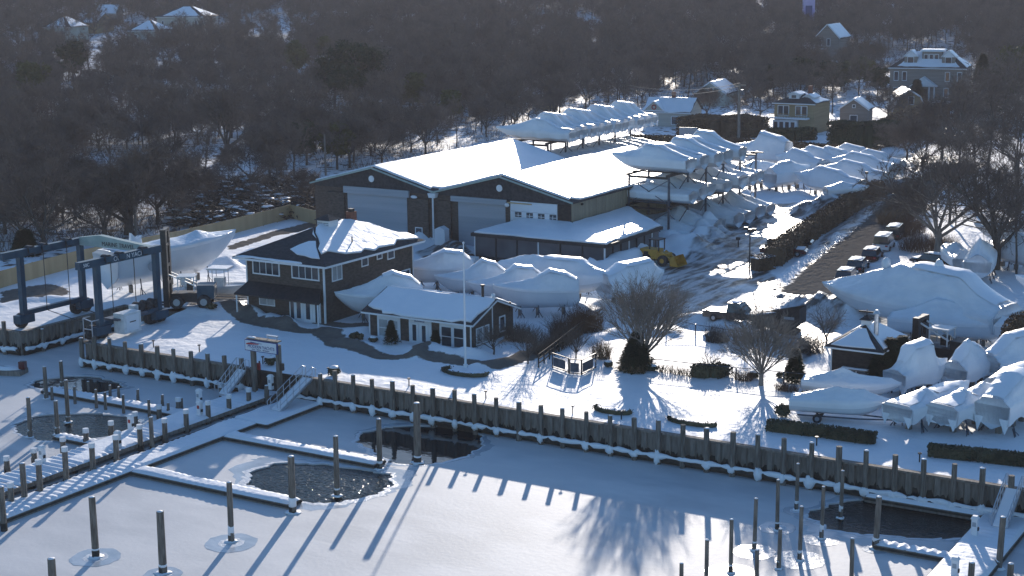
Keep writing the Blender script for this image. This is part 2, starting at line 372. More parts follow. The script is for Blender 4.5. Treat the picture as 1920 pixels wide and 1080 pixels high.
# ---------------- ice and water ----------------
m=bpy.data.materials.new('ice');m.use_nodes=True;n=m.node_tree;L=n.links;p=n.nodes['Principled BSDF'];geo=n.nodes.new('ShaderNodeNewGeometry')
col=mixc(step(noise(.07,6),.35,.65),(.50,.515,.53),(.64,.645,.65));col=mixc(step(noise(.35,5,st=(.5,1.2,.5)),.45,.8),col,(.72,.715,.71));L.new(col,p.inputs['Base Color'])
p.inputs['Roughness'].default_value=.64;p.inputs['Specular IOR Level'].default_value=.32
b1=n.nodes.new('ShaderNodeBump');b1.inputs['Distance'].default_value=.012;L.new(noise(3,6),b1.inputs['Height']);L.new(b1.outputs[0],p.inputs['Normal']);MT['ice']=m
def watermat(name,h,sc,rough,c=(.006,.018,.024)):
    global n,L,geo
    m=bpy.data.materials.new(name);m.use_nodes=True;n=m.node_tree;L=n.links;p=n.nodes['Principled BSDF'];geo=n.nodes.new('ShaderNodeNewGeometry')
    p.inputs['Base Color'].default_value=(*c,1);p.inputs['Roughness'].default_value=rough;p.inputs['IOR'].default_value=1.33
    b=n.nodes.new('ShaderNodeBump');b.inputs['Distance'].default_value=h;L.new(noise(sc,3,st=(.75,1.2,.4)),b.inputs['Height']);L.new(b.outputs[0],p.inputs['Normal']);MT[name]=m
watermat('water_rough',.16,2.4,.10,(.004,.014,.018));watermat('water_ripple',.10,3.2,.08,(.008,.016,.018));watermat('water_calm',.012,1.5,.04)
def loop(pts,z,sub=6,jit=.12,seed=1):
    """smooth irregular closed loop through pixel points"""
    q=[G(a,b,z) for a,b in pts];n_=len(q);out=[];rr=random.Random(seed)
    for i in range(n_):
        p0,p1,p2,p3=q[i-1],q[i],q[(i+1)%n_],q[(i+2)%n_]
        for k in range(sub):
            t=k/sub;v=.5*((2*p1)+(p2-p0)*t+(2*p0-5*p1+4*p2-p3)*t*t+(3*p1-p0-3*p2+p3)*t**3)
            q1=.28*math.sin(len(out)*.9+seed)+.2*math.sin(len(out)*2.3+seed*2);out.append(Vector((v.x+rr.uniform(-jit,jit)*1.6+q1*.6,v.y+rr.uniform(-jit,jit)*1.6+q1*.5)))
    return out
def scaleloop(lp,k,jit=0,seed=3):
    c=sum(lp,Vector((0,0)))/len(lp);rr=random.Random(seed);ph=rr.uniform(0,6)
    return [c+(v-c)*(1+(k-1)*(1+.45*math.sin(ph+3*math.atan2(v.y-c.y,v.x-c.x)))+rr.uniform(-jit,jit)) for v in lp]
def sheet(name,outer,holes,z,mt,thick=0):
    vs=[Vector(v[:2]) for v in outer];fc=[list(range(len(vs)))];ed=[]
    for h in holes:
        k=len(vs);vs+=h;ed+=[(k+i,k+(i+1)%len(h)) for i in range(len(h))]
    k=len(outer);ed+=[(i,(i+1)%k) for i in range(k)]
    V,E,Fc,_,_,_=delaunay_2d_cdt(vs,ed,[],1,1e-4)
    Fo=[]
    for f in Fc:
        c=sum((V[i] for i in f),Vector((0,0)))/len(f)
        if any(pin(c,h) for h in holes): continue
        Fo.append(tuple(f))
    mb=MB();mb.add([(v.x,v.y,z) for v in V],Fo)
    if thick:
        for h in holes:
            k=len(mb.v);n_=len(h);mb.add([(v.x,v.y,z) for v in h]+[(v.x,v.y,z-thick) for v in h],[(i,(i+1)%n_,n_+(i+1)%n_,n_+i) for i in range(n_)])
    return struct(mb.obj(name,mt))
def pin(c,h):
    r=False;n_=len(h)
    for i in range(n_):
        a_,b_=h[i],h[(i+1)%n_]
        if (a_.y>c.y)!=(b_.y>c.y) and c.x<(b_.x-a_.x)*(c.y-a_.y)/(b_.y-a_.y)+a_.x: r=not r
    return r
H1=[(465,902),(478,882),(515,869),(560,868),(620,872),(690,882),(726,888),(733,903),(715,922),(665,936),(610,943),(560,940),(510,925),(480,915)]
H2=[(668,818),(700,806),(745,799),(800,797),(870,803),(903,818),(900,838),(875,853),(830,866),(785,872),(740,868),(715,855),(690,840)]
H3=[(27,803),(45,788),(85,778),(150,775),(215,778),(262,788),(255,797),(228,808),(200,818),(150,826),(110,827),(75,825),(45,815)]
H3b=[(62,716),(110,707),(165,705),(212,714),(232,724),(215,730),(170,738),(110,737),(70,728)]
H4=[(1515,962),(1555,947),(1610,936),(1680,940),(1770,955),(1830,970),(1822,1000),(1795,1009),(1735,1009),(1660,1003),(1600,1000),(1545,985)]
HL=[loop(h,WATER,6,.08,i) for i,h in enumerate((H1,H2,H3,H3b,H4))]
slip=[Vector(v) for v in ((-115.5,103),(-110,103),(-110,110),(-115.5,110))]
outer=[(-420,-260),(200,-260),(200,WY+.3),(SX1-.3,WY+.3),(SX1-.3,SY),(SX0+.3,SY),(SX0+.3,WY+.3),(-420,WY+.3)]
sheet('ice',outer,HL,WATER,'ice',.12)
for h,nm,k in zip(HL,('water_rough','water_calm','water_ripple','water_calm','water_ripple'),(1,1,1,1,1)):
    mb=MB();s_=scaleloop(h,1.06);mb.add([(v.x,v.y,WATER-.1) for v in s_],[tuple(range(len(s_)))]);struct(mb.obj('water',nm))
for i,(h,a_,b_) in enumerate(zip(HL,(1.10,1.05,1.04,1.06,1.07),(1.24,1.12,1.08,1.13,1.22))):
    o1=scaleloop(h,b_,.006,i);o2=scaleloop(h,a_,.012,i+9)
    def keep(lp): return [Vector((v.x,min(v.y,WY-.75))) for v in lp]
    sheet('thin_ice',keep(o1),[h],WATER+.004,'thin_ice');sheet('ice_rim',keep(o2),[h],WATER+.008,'ice_rim')
mb=MB();mb.add([(-84.95,60,WATER+.004),(-83.95,60,WATER+.004),(-83.75,99,WATER+.004),(-85.0,101,WATER+.004)],[(0,1,2,3)]);struct(mb.obj('thin_ice','wet_ice'))
mb=MB();_o=loop([(115,745),(170,745),(260,760),(265,770),(180,752)],WATER,4,.05,9);
# haloes of refrozen ice round single piles are made with the piles
def halo(b,r,seed):
    rr=random.Random(seed);n_=26
    lp=[Vector((b[0]+r*(1+rr.uniform(-.07,.07))*math.cos(2*math.pi*k/n_),b[1]+r*(1+rr.uniform(-.07,.07))*math.sin(2*math.pi*k/n_))) for k in range(n_)]
    inner=[Vector(b[:2])+(v-Vector(b[:2]))*.5 for v in lp];c2=[Vector(b[:2])+(v-Vector(b[:2]))*.18 for v in lp]
    sheet('thin_ice',lp,[inner],WATER+.012,'thin_ice');sheet('ice_rim',inner,[c2],WATER+.014,'ice_rim')
# ---------------- bulkheads ----------------
def pile(mb,x,y,z0,z1,r,lean=(0,0)):
    mb.tube([(x,y,z0),(x+lean[0]*.5,y+lean[1]*.5,(z0+z1)/2),(x+lean[0],y+lean[1],z1)],[r*1.05,r,r*.94],10)
def bulkhead(label,loc,rz,Lw,xs,tops,group='timber and sheet bulkheads along the shore'):
    t=thing('bulkhead',label,'bulkhead',loc,rz,group)
    mb=MB();x=0;prof=[]
    while x<Lw:
        for dx,dy in ((0,0),(.42,0),(.52,-.17),(.90,-.17)): 
            if x+dx<=Lw: prof.append((x+dx,dy))
        x+=1.0
    prof.append((Lw,0));k=len(prof)
    mb.add([(a_,b_,-3.2) for a_,b_ in prof]+[(a_,b_,-.06) for a_,b_ in prof],[(i,i+1,k+i+1,k+i) for i in range(k-1)])
    mb.obj('sheet_wall','old_wood',t)
    MB().box(-.1,-.30,-.10,Lw+.1,.16,.05).obj('cap_board','old_wood',t)
    MB().box(0,-.62,-1.95,Lw,-.40,-1.62).obj('waler','dark_wood',t)
    MB().box(0,-.22,-2.5,Lw,-.19,-1.72).obj('splash_strip','dark_wood',t)
    mb=MB();x=0
    q_=[];
    for (a_,b_),(c_,d_) in zip(prof[:-1],prof[1:]):
        for k_ in range(3): u_=k_/3;q_.append((a_+(c_-a_)*u_,b_+(d_-b_)*u_-.014,-1.35+random.uniform(-.25,.22)+(-.12 if b_<-.1 else .08)))
    k=len(q_);mb.add([(a_,b_,-1.75) for a_,b_,_ in q_]+q_,[(i,i+1,k+i+1,k+i) for i in range(k-1)])
    mb.obj('tide_stain','dark_wood',t)
    mb=MB();x=0;pts=[];rs=[]
    while x<Lw:
        pts.append((x,-.56+random.uniform(-.04,.04),-1.64+random.uniform(-.05,.05)));rs.append(random.uniform(.08,.25));x+=.4
    mb.tube(pts,rs,8);mb.obj('snow_ledge','pillow_snow',t,True)
    for i,xx in enumerate(xs):
        r=.20 if tops[i]>.5 or True else .1
        r=random.uniform(.18,.23);m2=MB();pile(m2,xx,-.48,-3,tops[i],r,(random.uniform(-.05,.05),0));m2.obj('piling','pile_wood',t)
        
        if random.random()<.85: MB().blob((xx+random.uniform(-.08,.08),-.6,-1.78),(random.uniform(.22,.4),.28,random.uniform(.25,.62)),9,6,.2).obj('snow_clump','pillow_snow',t,True)
        if i%2==0: MB().blob((xx,-.48,tops[i]),(r*.9,r*.9,.06),8,4,.1,True).obj('snow_cap','pillow_snow',t,True)
    return t
PX=[(600,703),(628,695),(662,703),(698,711),(736,715),(773,722),(811,728),(852,731),(890,739),(931,746),(972,754),(1014,760),(1055,766),(1099,772),(1145,779),(1190,784),(1235,788),(1280,796),(1326,803),(1374,810),(1422,815),(1471,822),(1522,830),(1574,837),(1625,845),(1679,852),(1733,861),(1789,869),(1842,877)]
x0=-83.2;xs=[];tp=[]
for a_,b_ in PX:
    v=AY(a_,b_,WY-.48);xs.append(v.x-x0);tp.append(min(1.15,max(.6,v.z)))
xe=max(xs)+1.9
while xe<85: xs.append(xe);tp.append(.95);xe+=1.95
bulkhead('long grey bulkhead with piling heads running across below the snowy lawn',(x0,WY,0),0,88,xs,tp)
v1=G(152,642);PX2=[(152,640),(176,632),(204,635),(234,641),(264,645),(295,649),(325,654),(357,659),(389,663),(420,667),(453,671)]
xs=[];tp=[]
for a_,b_ in PX2:
    v=AY(a_,b_,WY-.48);xs.append(v.x-SX1);tp.append(min(1.15,max(.5,v.z)))
bulkhead('shorter bulkhead left of the hanging yacht sign, stairs at its right end',(SX1,WY,0),0,20.2,xs,tp)
MB().box(-88.2,WY-.1,-3.2,-83.2,WY+.12,-.04).obj('retaining_wall','dark_wood')
o=bpy.data.objects['retaining_wall'];tag(o,'dark low wall in the gap behind the sign posts and gangways','wall')
bulkhead('far left bulkhead front beside the left wheel of the boat hoist',(-160,WY,0),0,43,[38.6,41.2,36.2,33.8,31.],[1.,.95,1.,1.,1.])
bulkhead('side wall of the hoist slip, turned away from the water front',(SX0,WY,0),math.pi/2,13.7,[2.2,4.6],[-.1,-.1])
bulkhead('hidden right side wall of the hoist slip under the grey engine box',(SX1,WY+13.7,0),-math.pi/2,13.7,[4.,9.],[-.1]*2)
bulkhead('end wall of the hoist slip hidden under the hoist',(SX0,SY,0),0,8.6,[3.,6.],[-.1]*2)

for q_ in ((SX1+.03,WY+.2,SX1+4,SY+4),(SX0-4,SY+.2,SX1+.03,SY+4),(SX0-4,WY+.2,SX0-.2,SY+.2)): struct(MB().box(q_[0],q_[1],-3.2,q_[2],q_[3],-.28).obj('soil','dark_wood'))
# ---------------- buildings ----------------
def patch(parent,O,U,V,poly,th=.12,jit=.03,sub=7,m='roof_snow',name='snow_cover',seed=None,lift=.012):
    """layer of snow lying on a roof plane; poly in fractions of U,V"""
    rr=random.Random(seed if seed is not None else len(bpy.data.objects));O=Vector(O);U=Vector(U);V=Vector(V);n_=U.cross(V).normalized()
    if n_.z<0:n_=-n_
    pts=[]
    for i,(a,b) in enumerate(poly):
        c,d=poly[(i+1)%len(poly)];L_=(U*(c-a)+V*(d-b)).length;k=max(1,int(L_/sub*7));ph=rr.uniform(0,6)
        for j in range(k):
            t=j/k;e=0 if j==0 else jit*(rr.uniform(-1,1)+1.2*math.sin(ph+9*t))
            u=a+(c-a)*t;v=b+(d-b)*t;q=O+U*u+V*v;dv=(U*(c-a)+V*(d-b));
            if dv.length>1e-6: q=q+n_.cross(dv.normalized())*e*4
            pts.append(q)
    k=len(pts);mb=MB();cen=sum(pts,Vector())/k
    mb.add([p+n_*lift for p in pts]+[p+n_*(lift+th*.6) for p in pts]+[p+(cen-p).normalized()*th*.8+n_*(lift+th) for p in pts],
      [(i,(i+1)%k,k+(i+1)%k,k+i) for i in range(k)]+[(k+i,k+(i+1)%k,2*k+(i+1)%k,2*k+i) for i in range(k)]+[tuple(range(2*k,3*k))])
    return mb.obj(name,m,parent)
def V3(*a): return Vector(a)
# --- two-storey office
ox,oy=-102.8,117.8;OW=9.7;OD=14.9
t=thing('office_building','dark shingled two-storey office with hipped roof, white cupola and black awning','building',(ox,oy,0))
mb=MB();mb.box(0,0,-.3,OW,OD,5.95);wal=mb.obj('wall','shingle',t)
mb=MB();mb.box(-.015,-.012,-.3,.02,OD,5.9);mb=MB()
for x_,y_ in ((-.04,-.04),(OW-.12,-.04),(OW-.12,OD-.12)): mb.box(x_,y_,-.2,x_+.16,y_+.16,5.9)
mb.obj('corner_board','trim',t)
e=.95;z0=5.95;zr=8.45;hy=5.6
c=[V3(-e,-e,z0),V3(OW+e,-e,z0),V3(OW+e,OD+e,z0),V3(-e,OD+e,z0)];r1=V3(OW/2,hy-e+.2,zr);r2=V3(OW/2,OD+e-hy,zr)
mb=MB();mb.add(c+[r1,r2]+[p-V3(0,0,.06) for p in c],[(0,1,4),(1,2,5,4),(2,3,5),(3,0,4,5),(0,3,9,6),(3,2,8,9),(2,1,7,8),(1,0,6,7),(6,9,8,7)]);rf=mb.obj('roof','asphalt_roof',t)
mb=MB()
for a_,b_ in ((0,1),(1,2),(2,3),(3,0)): mb.beam(c[a_]-V3(0,0,.14),c[b_]-V3(0,0,.14),.08,.2)
mb.obj('gutter','trim',rf)
mb=MB().box(OW/2-.25,hy-.9,zr-.05,OW/2+.25,OD+e-hy+.1,zr+.05)
# snow on the right slope and on two patches of the front slope
O=c[1];U=c[2]-c[1];Vv=(V3(OW/2,0,zr)-V3(OW+e,0,z0))
def q(y_,f): return ((y_+e)/(OD+2*e),f)
patch(rf,O,U,Vv,[q(.7,.30),q(2.0,.33),q(3.5,.16),q(5.5,.10),q(8.5,.10),q(11,.07),q(12.2,.17),q(13.6,.12),q(15.2,.07),q(15.3,.12),q(10.6,.98),q(4.9,.97)],.16,.05)
O=c[0];U=c[1]-c[0];Vv=V3(0,r1.y+e,zr-z0)
patch(rf,O,U,Vv,[(.50,.34),(.62,.22),(.88,.17),(.665,.62),(.6,.6)],.12,.02)
patch(rf,O,U,Vv,[(.53,.90),(.56,.80),(.64,.70),(.50,.97)],.12,.01)
patch(rf,O,U,Vv,[(.03,-.005),(.10,.035),(.3,.03),(.62,.028),(.75,.02),(.76,-.005)],.12,.015)
mb=MB().box(OW/2-.75,6.3,7.75,OW/2+.75,7.8,8.95);cu=mb.obj('cupola','trim',rf)
k=[V3(OW/2-1.0,6.05,8.95),V3(OW/2+1.0,6.05,8.95),V3(OW/2+1.0,8.05,8.95),V3(OW/2-1.0,8.05,8.95)]
MB().add(k+[V3(OW/2,7.05,9.5)],[(0,1,4),(1,2,4),(2,3,4),(3,0,4),(3,2,1,0)]).obj('cupola_roof','asphalt_roof',rf)
mb=MB()
for i in range(4): mb.box(OW/2-.68,6.27,8.0+i*.2,OW/2-.06,6.29,8.1+i*.2);mb.box(OW/2+.06,6.27,8.0+i*.2,OW/2+.68,6.29,8.1+i*.2)
mb.obj('louvre','grey_door',rf)
mb=MB();mb.box(OW/2-.4,10.6,7.8,OW/2+.4,11.4,9.2);ch=mb.obj('chimney','brick',rf);MB().box(OW/2-.25,10.75,9.2,OW/2+.25,11.25,9.5).obj('chimney_pot','dark_metal',rf)
MB().tube([(OW-1.2,6.2,7.0),(OW-1.2,6.2,7.6)],.07,8).obj('vent_pipe','steel',rf)
for px in ((475,522),(548,596)):
    a_=AY(px[0],485,oy).x-ox;b_=AY(px[1],485,oy).x-ox;window(t,a_,4.35,b_,5.75,0,4,1,'glass',.13)
window(t,1.6,1.25,3.4,2.15,0,2,1,'pale_glass',.1)
for (y0,y1,za,zb,g_) in ((1.3,2.7,4.1,5.75,'pale_glass'),(6.1,7.0,4.75,5.75,'glass'),(8.7,9.4,5.05,5.7,'glass'),(10.5,11.5,4.75,5.75,'glass'),(12.9,14.2,1.6,3.0,'glass')): window(t,y0,za,y1,zb,OW,2 if y1-y0>1.2 else 1,1,g_,.12,'x',1)
mb=MB().box(5.4,-.14,-.2,9.2,-.02,2.55);mb.obj('entrance_surround','trim',t)
for x_ in (6.6,7.75):
    d=MB().box(x_-.5,-.2,0,x_+.5,-.145,2.15).obj('door','trim',t);MB().box(x_-.24,-.22,.35,x_+.24,-.203,1.9).obj('door_glass','glass',d)
MB().box(5.55,-.16,.1,5.95,-.143,2.2).obj('side_light','glass',t)
MB().box(8.6,-.16,.1,9.05,-.143,2.2).obj('side_light','glass',t)
mb=MB();mb.add([V3(-.6,-1.35,2.35),V3(OW+.3,-1.35,2.35),V3(OW-.4,-.02,3.45),V3(.2,-.02,3.45),V3(-.6,-1.35,2.2),V3(OW+.3,-1.35,2.2),V3(OW-.4,-.02,2.2),V3(.2,-.02,2.2)],[(0,1,2,3),(0,4,5,1),(1,5,6,2),(3,7,4,0),(4,7,6,5)]);mb.obj('awning','dark_metal',t)
mb=MB()
for x_ in (-.35,OW+.1): mb.box(x_-.06,-1.3,-.2,x_+.06,-1.18,2.2)
mb.obj('awning_post','trim',t)
MB().tube([(OW+.08,OD-.1,5.7),(OW+.08,OD-.1,.1)],.06,6).obj('downspout','trim',t)
# --- small sales building
sx,sy,SW,SD=-86.7,116.3,11.3,7.3
t=thing('sales_building','low shingled sales building with snowy gable roof and white double door','building',(sx,sy,0))
mb=MB();mb.box(0,0,-.4,SW,SD,2.35)
mb.add([(0,0,2.35),(0,SD,2.35),(0,SD/2,3.75),(SW,0,2.35),(SW,SD,2.35),(SW,SD/2,3.75)],[(0,1,2),(3,5,4)]);mb.obj('wall','shingle',t)
e=.55;rz_=3.95;ez=2.38
R4=[V3(-e,-e,ez),V3(SW+e,-e,ez),V3(SW+e,SD/2,rz_),V3(-e,SD/2,rz_)];R5=[V3(-e,SD/2,rz_),V3(SW+e,SD/2,rz_),V3(SW+e,SD+e,ez),V3(-e,SD+e,ez)]
mb=MB();mb.slab(R4,.13);mb.slab(R5,.13);rf=mb.obj('roof','asphalt_roof',t)
mb=MB()
for a_,b_ in ((R4[0],R4[1]),(R4[1],R4[2]),(R5[1],R5[2]),(R4[3],R4[0])): mb.beam(a_-V3(0,0,.14)+V3(0,-.02,0),b_-V3(0,0,.14)+V3(0,-.02,0),.09,.16)
mb.obj('fascia','trim',rf)
U=R4[1]-R4[0];Vv=R4[3]-R4[0]
patch(rf,R4[0],U,Vv,[(.02,.20),(.09,.12),(.17,.10),(.20,.0),(.82,-.01),(.88,.08),(.97,.07),(.99,.96),(.6,.955),(.4,.97),(.02,.96)],.2,.02)
patch(rf,R5[0],R5[1]-R5[0],R5[3]-R5[0],[(.03,.02),(.45,.02),(.48,.10),(.98,.08),(.98,.9),(.02,.9)],.2,.02)
MB().tube([(SW-1.2,SD/2+.3,3.6),(SW-1.2,SD/2+.3,5.0)],.13,8).obj('flue','dark_metal',rf);MB().tube([(SW-1.2,SD/2+.3,4.95),(SW-1.2,SD/2+.3,5.1)],.2,8).obj('flue_cap','dark_metal',rf)
MB().blob((SW+.1,SD/2,4.2),(.22,.22,.25),8,6,.05).obj('lamp','trim',rf)
MB().tube([(SW+.35,SD*.85,2.3),(SW+.35,SD*.85,3.2)],.1,8).obj('vent_pipe','dark_metal',rf)
mb=MB()
for a_,b_ in ((.95,3.55),(4.55,7.05),(7.95,10.75)): mb.box(a_,-.1,-.2,b_,-.01,2.38)
mb.box(-.05,-.06,-.3,.08,.0,2.3);mb.box(SW-.08,-.06,-.3,SW+.05,.0,2.3);mb.obj('white_panel','trim',t)
for a_,b_ in ((1.2,2.15),(2.4,3.3)): window(t,a_,.15,b_,1.7,-.1,1,2,'pale_glass',.05)
for a_,b_ in ((8.2,9.25),(9.55,10.55)): window(t,a_,.0,b_,1.75,-.1,1,2,'glass',.05)
for x_ in (5.2,6.25):
    d=MB().box(x_-.45,-.16,-.2,x_+.45,-.105,1.78).obj('door','trim',t);MB().box(x_-.2,-.18,.1,x_+.2,-.163,1.6).obj('door_glass','glass',d)
text('YACHT',.16,'ink_blue',t,(5.75,-.115,2.13),(math.pi/2,0,0));text('BROKERAGE',.2,'ink_blue',t,(5.75,-.115,1.94),(math.pi/2,0,0))
window(t,.9,.2,2.9,1.6,SW,2,1,'pale_glass',.1,'x',1);window(t,4.9,.6,5.7,1.9,SW,1,1,'glass',.12,'x',1)
MB().box(SW-.01,3.55,-.3,SW+.05,3.68,3.5).obj('downspout','trim',t)
# --- two storage sheds
wy,wb,ez,rz_=161.,195.,6.4,8.9
def warehouse(label,x0,x1,doors,first):
    t=thing('storage_hall',label,'warehouse',(x0,wy,0));Wd=x1-x0;c=Wd/2;Dp=wb-wy
    mb=MB()
    mb.add([(0,0,-.3),(Wd,0,-.3),(Wd,0,ez),(c,0,rz_),(0,0,ez),(0,Dp,-.3),(Wd,Dp,-.3),(Wd,Dp,ez),(c,Dp,rz_),(0,Dp,ez)],[(0,1,2,3,4),(9,8,7,6,5),(0,4,9,5)]+([(1,6,7,2)] if first else []))
    mb.obj('wall','shingle',t)
    e=.45;A=[V3(c,-e,rz_+.1),V3(Wd+(.0 if first else e),-e,ez+.1-(0 if first else .06)),V3(Wd+(.0 if first else e),Dp+e,ez+.1-(0 if first else .06)),V3(c,Dp+e,rz_+.1)]
    B=[V3(-(0 if not first else e),-e,ez+.1),V3(c,-e,rz_+.1),V3(c,Dp+e,rz_+.1),V3(-(0 if not first else e),Dp+e,ez+.1)]
    mb=MB();mb.slab(A,.2);mb.slab(B,.2);rf=mb.obj('roof','asphalt_roof',t)
    patch(rf,A[0],A[3]-A[0],A[1]-A[0],[(.012,.005),(.99,.005),(.995,.5),(.985,.97),(.5,.99),(.06,.985),(.03,.9),(.012,.93)],.22,.02,14)
    patch(rf,B[1],B[2]-B[1],B[0]-B[1],[(.03,.005),(.99,.005),(.995,.5),(.985,.97),(.5,.99),(.03,.985)],.22,.02,14)
    mb=MB();mb.beam(A[0]-V3(0,0,.12)+V3(0,-.03,0),A[1]-V3(0,0,.12)+V3(0,-.03,0),.07,.2);mb.beam(B[1]-V3(0,0,.12)+V3(0,-.03,0),B[0]-V3(0,0,.12)+V3(0,-.03,0),.07,.2);mb.obj('barge_board','pale_green',rf)
    # gable cladding band above the doors
    mb=MB();k=.12
    mb.add([(.0,-k,ez-.35),(Wd,-k,ez-.35),(Wd,-k,ez),(c,-k,rz_-.05),(0,-k,ez),(.0,0,ez-.35),(Wd,0,ez-.35)],[(0,1,2,3,4),(0,5,6,1)]);mb.obj('gable_cladding','asphalt_roof',t)
    mb=MB();mb.tube([(c-.2,-.13,7.45),(c-.2,-.2,7.45)],.42,20);mb.obj('round_vent','trim',t)
    return t,rf
t,rf=warehouse('left one of the two joined storage halls, snow on its roof, grey roller door','x' and -128.2,-109.3,None,True)
def rdoor(t,x0,x1,z1,m='grey_door'):
    d=MB().box(x0,-.06,-.2,x1,-.012,z1);d=d.obj('roller_door',m,t)
    mb=MB()
    z=.3
    while z<z1-.1: mb.box(x0+.02,-.075,z,x1-.02,-.062,z+.03);z+=.45
    mb.obj('slat_ridge','grey_door',d);return d
rdoor(t,5.3,14.6,5.75);MB().box(4.9,-.4,5.45,15.1,-.125,6.3).obj('door_housing','grey_door',t)
MB().box(2.1,-.35,-.3,4.9,-.01,5.4).obj('pier_wall','shingle',t);MB().box(15.2,-.35,-.3,18.0,-.01,5.4).obj('pier_wall','shingle',t)
window(t,16.1,.9,17.0,1.7,-.35,1,1,'glass',.1)
MB().blob((15.9,-.4,5.6),(.5,.2,.2),8,6,.05).obj('flood_lamp','trim',t)
t,rf=warehouse('right one of the two joined storage halls with the white windowed garage door','x' and -109.3,-90.0,None,False)
rdoor(t,3.4,10.2,5.75);MB().box(2.5,-.4,5.45,10.5,-.125,6.1).obj('door_housing','grey_door',t)
MB().box(10.95,-.14,-.2,17.45,-.02,6.0).obj('door_frame','white_door',t)
gd=MB().box(11.1,-.19,-.2,17.3,-.145,5.9).obj('garage_door','white_door',t)
for x_ in (11.7,13.3,14.9,16.5):
    w_=MB().box(x_-.05,-.215,4.15,x_+.85,-.193,4.75).obj('door_window','glass',gd);MB().box(x_+.37,-.235,4.05,x_+.43,-.217,4.65)
    m2=MB().box(x_+.37,-.235,4.05,x_+.43,-.217,4.65).box(x_-.05,-.236,4.32,x_+.85,-.218,4.38);
    m2.obj('glazing_bar','trim',gd)
for z_ in (1.2,2.4,3.6,4.8): MB().box(11.1,-.2,z_,17.3,-.192,z_+.04).obj('panel_seam','grey_door',gd)
MB().box(.5,-.3,-.3,2.4,-.01,5.4).obj('pier_wall','shingle',t);MB().box(17.5,-.1,-.3,19.3,-.01,6.0).obj('dark_cladding','shingle_dark',t)
MB().blob((10.6,-.35,5.5),(.35,.2,.25),8,6,.05).obj('flood_lamp','trim',t)
MB().box(10.6,-.3,5.72,14,-.13,5.86).obj('header_board','tan_wood',t)
mb=MB();k=19.32
for i in range(56): mb.box(k,.1+i*.6,-.3,k+.05,.35+i*.6,6.35)
mb.box(k-.05,0,-.3,k+.02,34,6.4);mb.obj('metal_cladding','beige_metal',t)
MB().tube([(k+.3,2,5.9),(k+.3,2.2,5.9)],.15,8).obj('wall_lamp','dark_metal',t)
# valley rain head and downpipe
mb=MB();mb.cbox((0,-.55,6.0),(.9,.6,.55),taper=1.3);mb.tube([(0,-.6,5.8),(0,-.6,.2)],.11,8);o=mb.obj('downpipe','trim');o.location=(-109.3,wy,0);tag(o,'white rain head and downpipe between the two storage halls','drainpipe')
mb=MB();mb.box(-.75,-.5,0,.75,.5,1.9);mb.add([(-.8,-.55,1.9),(.8,-.55,1.9),(.8,.55,1.9),(-.8,.55,1.9),(0,-.55,2.3),(0,.55,2.3)],[(0,1,4),(1,2,5,4),(2,3,5),(3,0,4,5)])
o=mb.obj('utility_box','white_door');o.location=on(G(829,464));tag(o,'white metal utility cabinet in the snow between the big doors','cabinet')
# --- mesh sided shed
fx0,fx1,fy0,fy1=-98.7,-81.5,153.4,167.2
t=thing('screened_shed','low screened shed with dark mesh sides and snow roof before the halls','shed',(fx0,fy0,0))
w_=fx1-fx0;d_=wy-fy0-.06;g_=fy1-fy0;iz=3.95
A=[V3(-.3,-.3,3.2),V3(w_+.3,-.3,3.2),V3(-90-fx0+.1,d_,iz),V3(2.0,d_,iz)];B=[V3(w_+.3,-.3,3.2),V3(w_+.3,g_+.3,3.2),V3(-90-fx0+.1,g_+.3,iz),V3(-90-fx0+.1,d_,iz)]
mb=MB();mb.slab(A,.15);mb.slab(B,.15);mb.slab([A[0],A[3],V3(-.3,d_,3.2)],.12);rf=mb.obj('roof','asphalt_roof',t)
for q_ in (A,B):
    O,U,Vv=q_[0],q_[1]-q_[0],q_[3]-q_[0]
    c_=[(0.005,.02)]; 
    import itertools
    den=U.length_squared;p2=((q_[2]-O-Vv).dot(U)/den if q_ is A else 0)
    if q_ is A: pl_=[(.01,.03),(.5,.015),(.995,.03),(.97,.2),(1+ (q_[2]-q_[1]-Vv).dot(U)/den-.005,.985),(.01,.985)]
    else: pl_=[(.02,.05),(.5,.02),(.985,.03),(.985,.97),(-(O+Vv-q_[3]).dot(U)/den,.975)]
    patch(rf,O,U,Vv,pl_,.2,.02)
mb=MB();mb.box(-.32,-.34,2.85,w_+.32,-.28,3.24);mb.box(w_+.28,-.34,2.85,w_+.34,g_+.3,3.24);mb.box(-.34,-.34,2.85,-.28,d_,3.24);mb.obj('fascia','dark_metal',t)
mb=MB();mb.box(0,0,-.3,w_,.12,.55);mb.box(w_-.12,0,-.3,w_,g_,.55);mb.obj('base_wall','dark_metal',t)
for i in range(6):
    a_=w_*i/6;b_=w_*(i+1)/6;MB().box(a_+.08,.05,.55,b_-.08,.09,2.95).obj('mesh_screen','mesh_panel',t);m2=MB();
    if i in (0,3): pass
    (MB().box(a_-.07,-.04,-.3,a_+.07,.14,3.0)).obj('post','trim' if i in (0,3) else 'dark_metal',t)
for i in range(7):
    a_=g_*i/7;b_=g_*(i+1)/7;MB().box(w_-.09,a_+.08,.55,w_-.05,b_-.08,2.95).obj('mesh_screen','mesh_panel',t)
    MB().box(w_-.1,a_-.07,-.3,w_+.06,a_+.07,3.0).obj('post','trim' if i in (0,3,6) else 'dark_metal',t)
MB().box(0,.1,-.2,w_-.1,g_,-.05).obj('floor','dark_metal',t)
MB().box(-.02,0,-.3,.1,d_,2.9).obj('side_screen','mesh_panel',t)
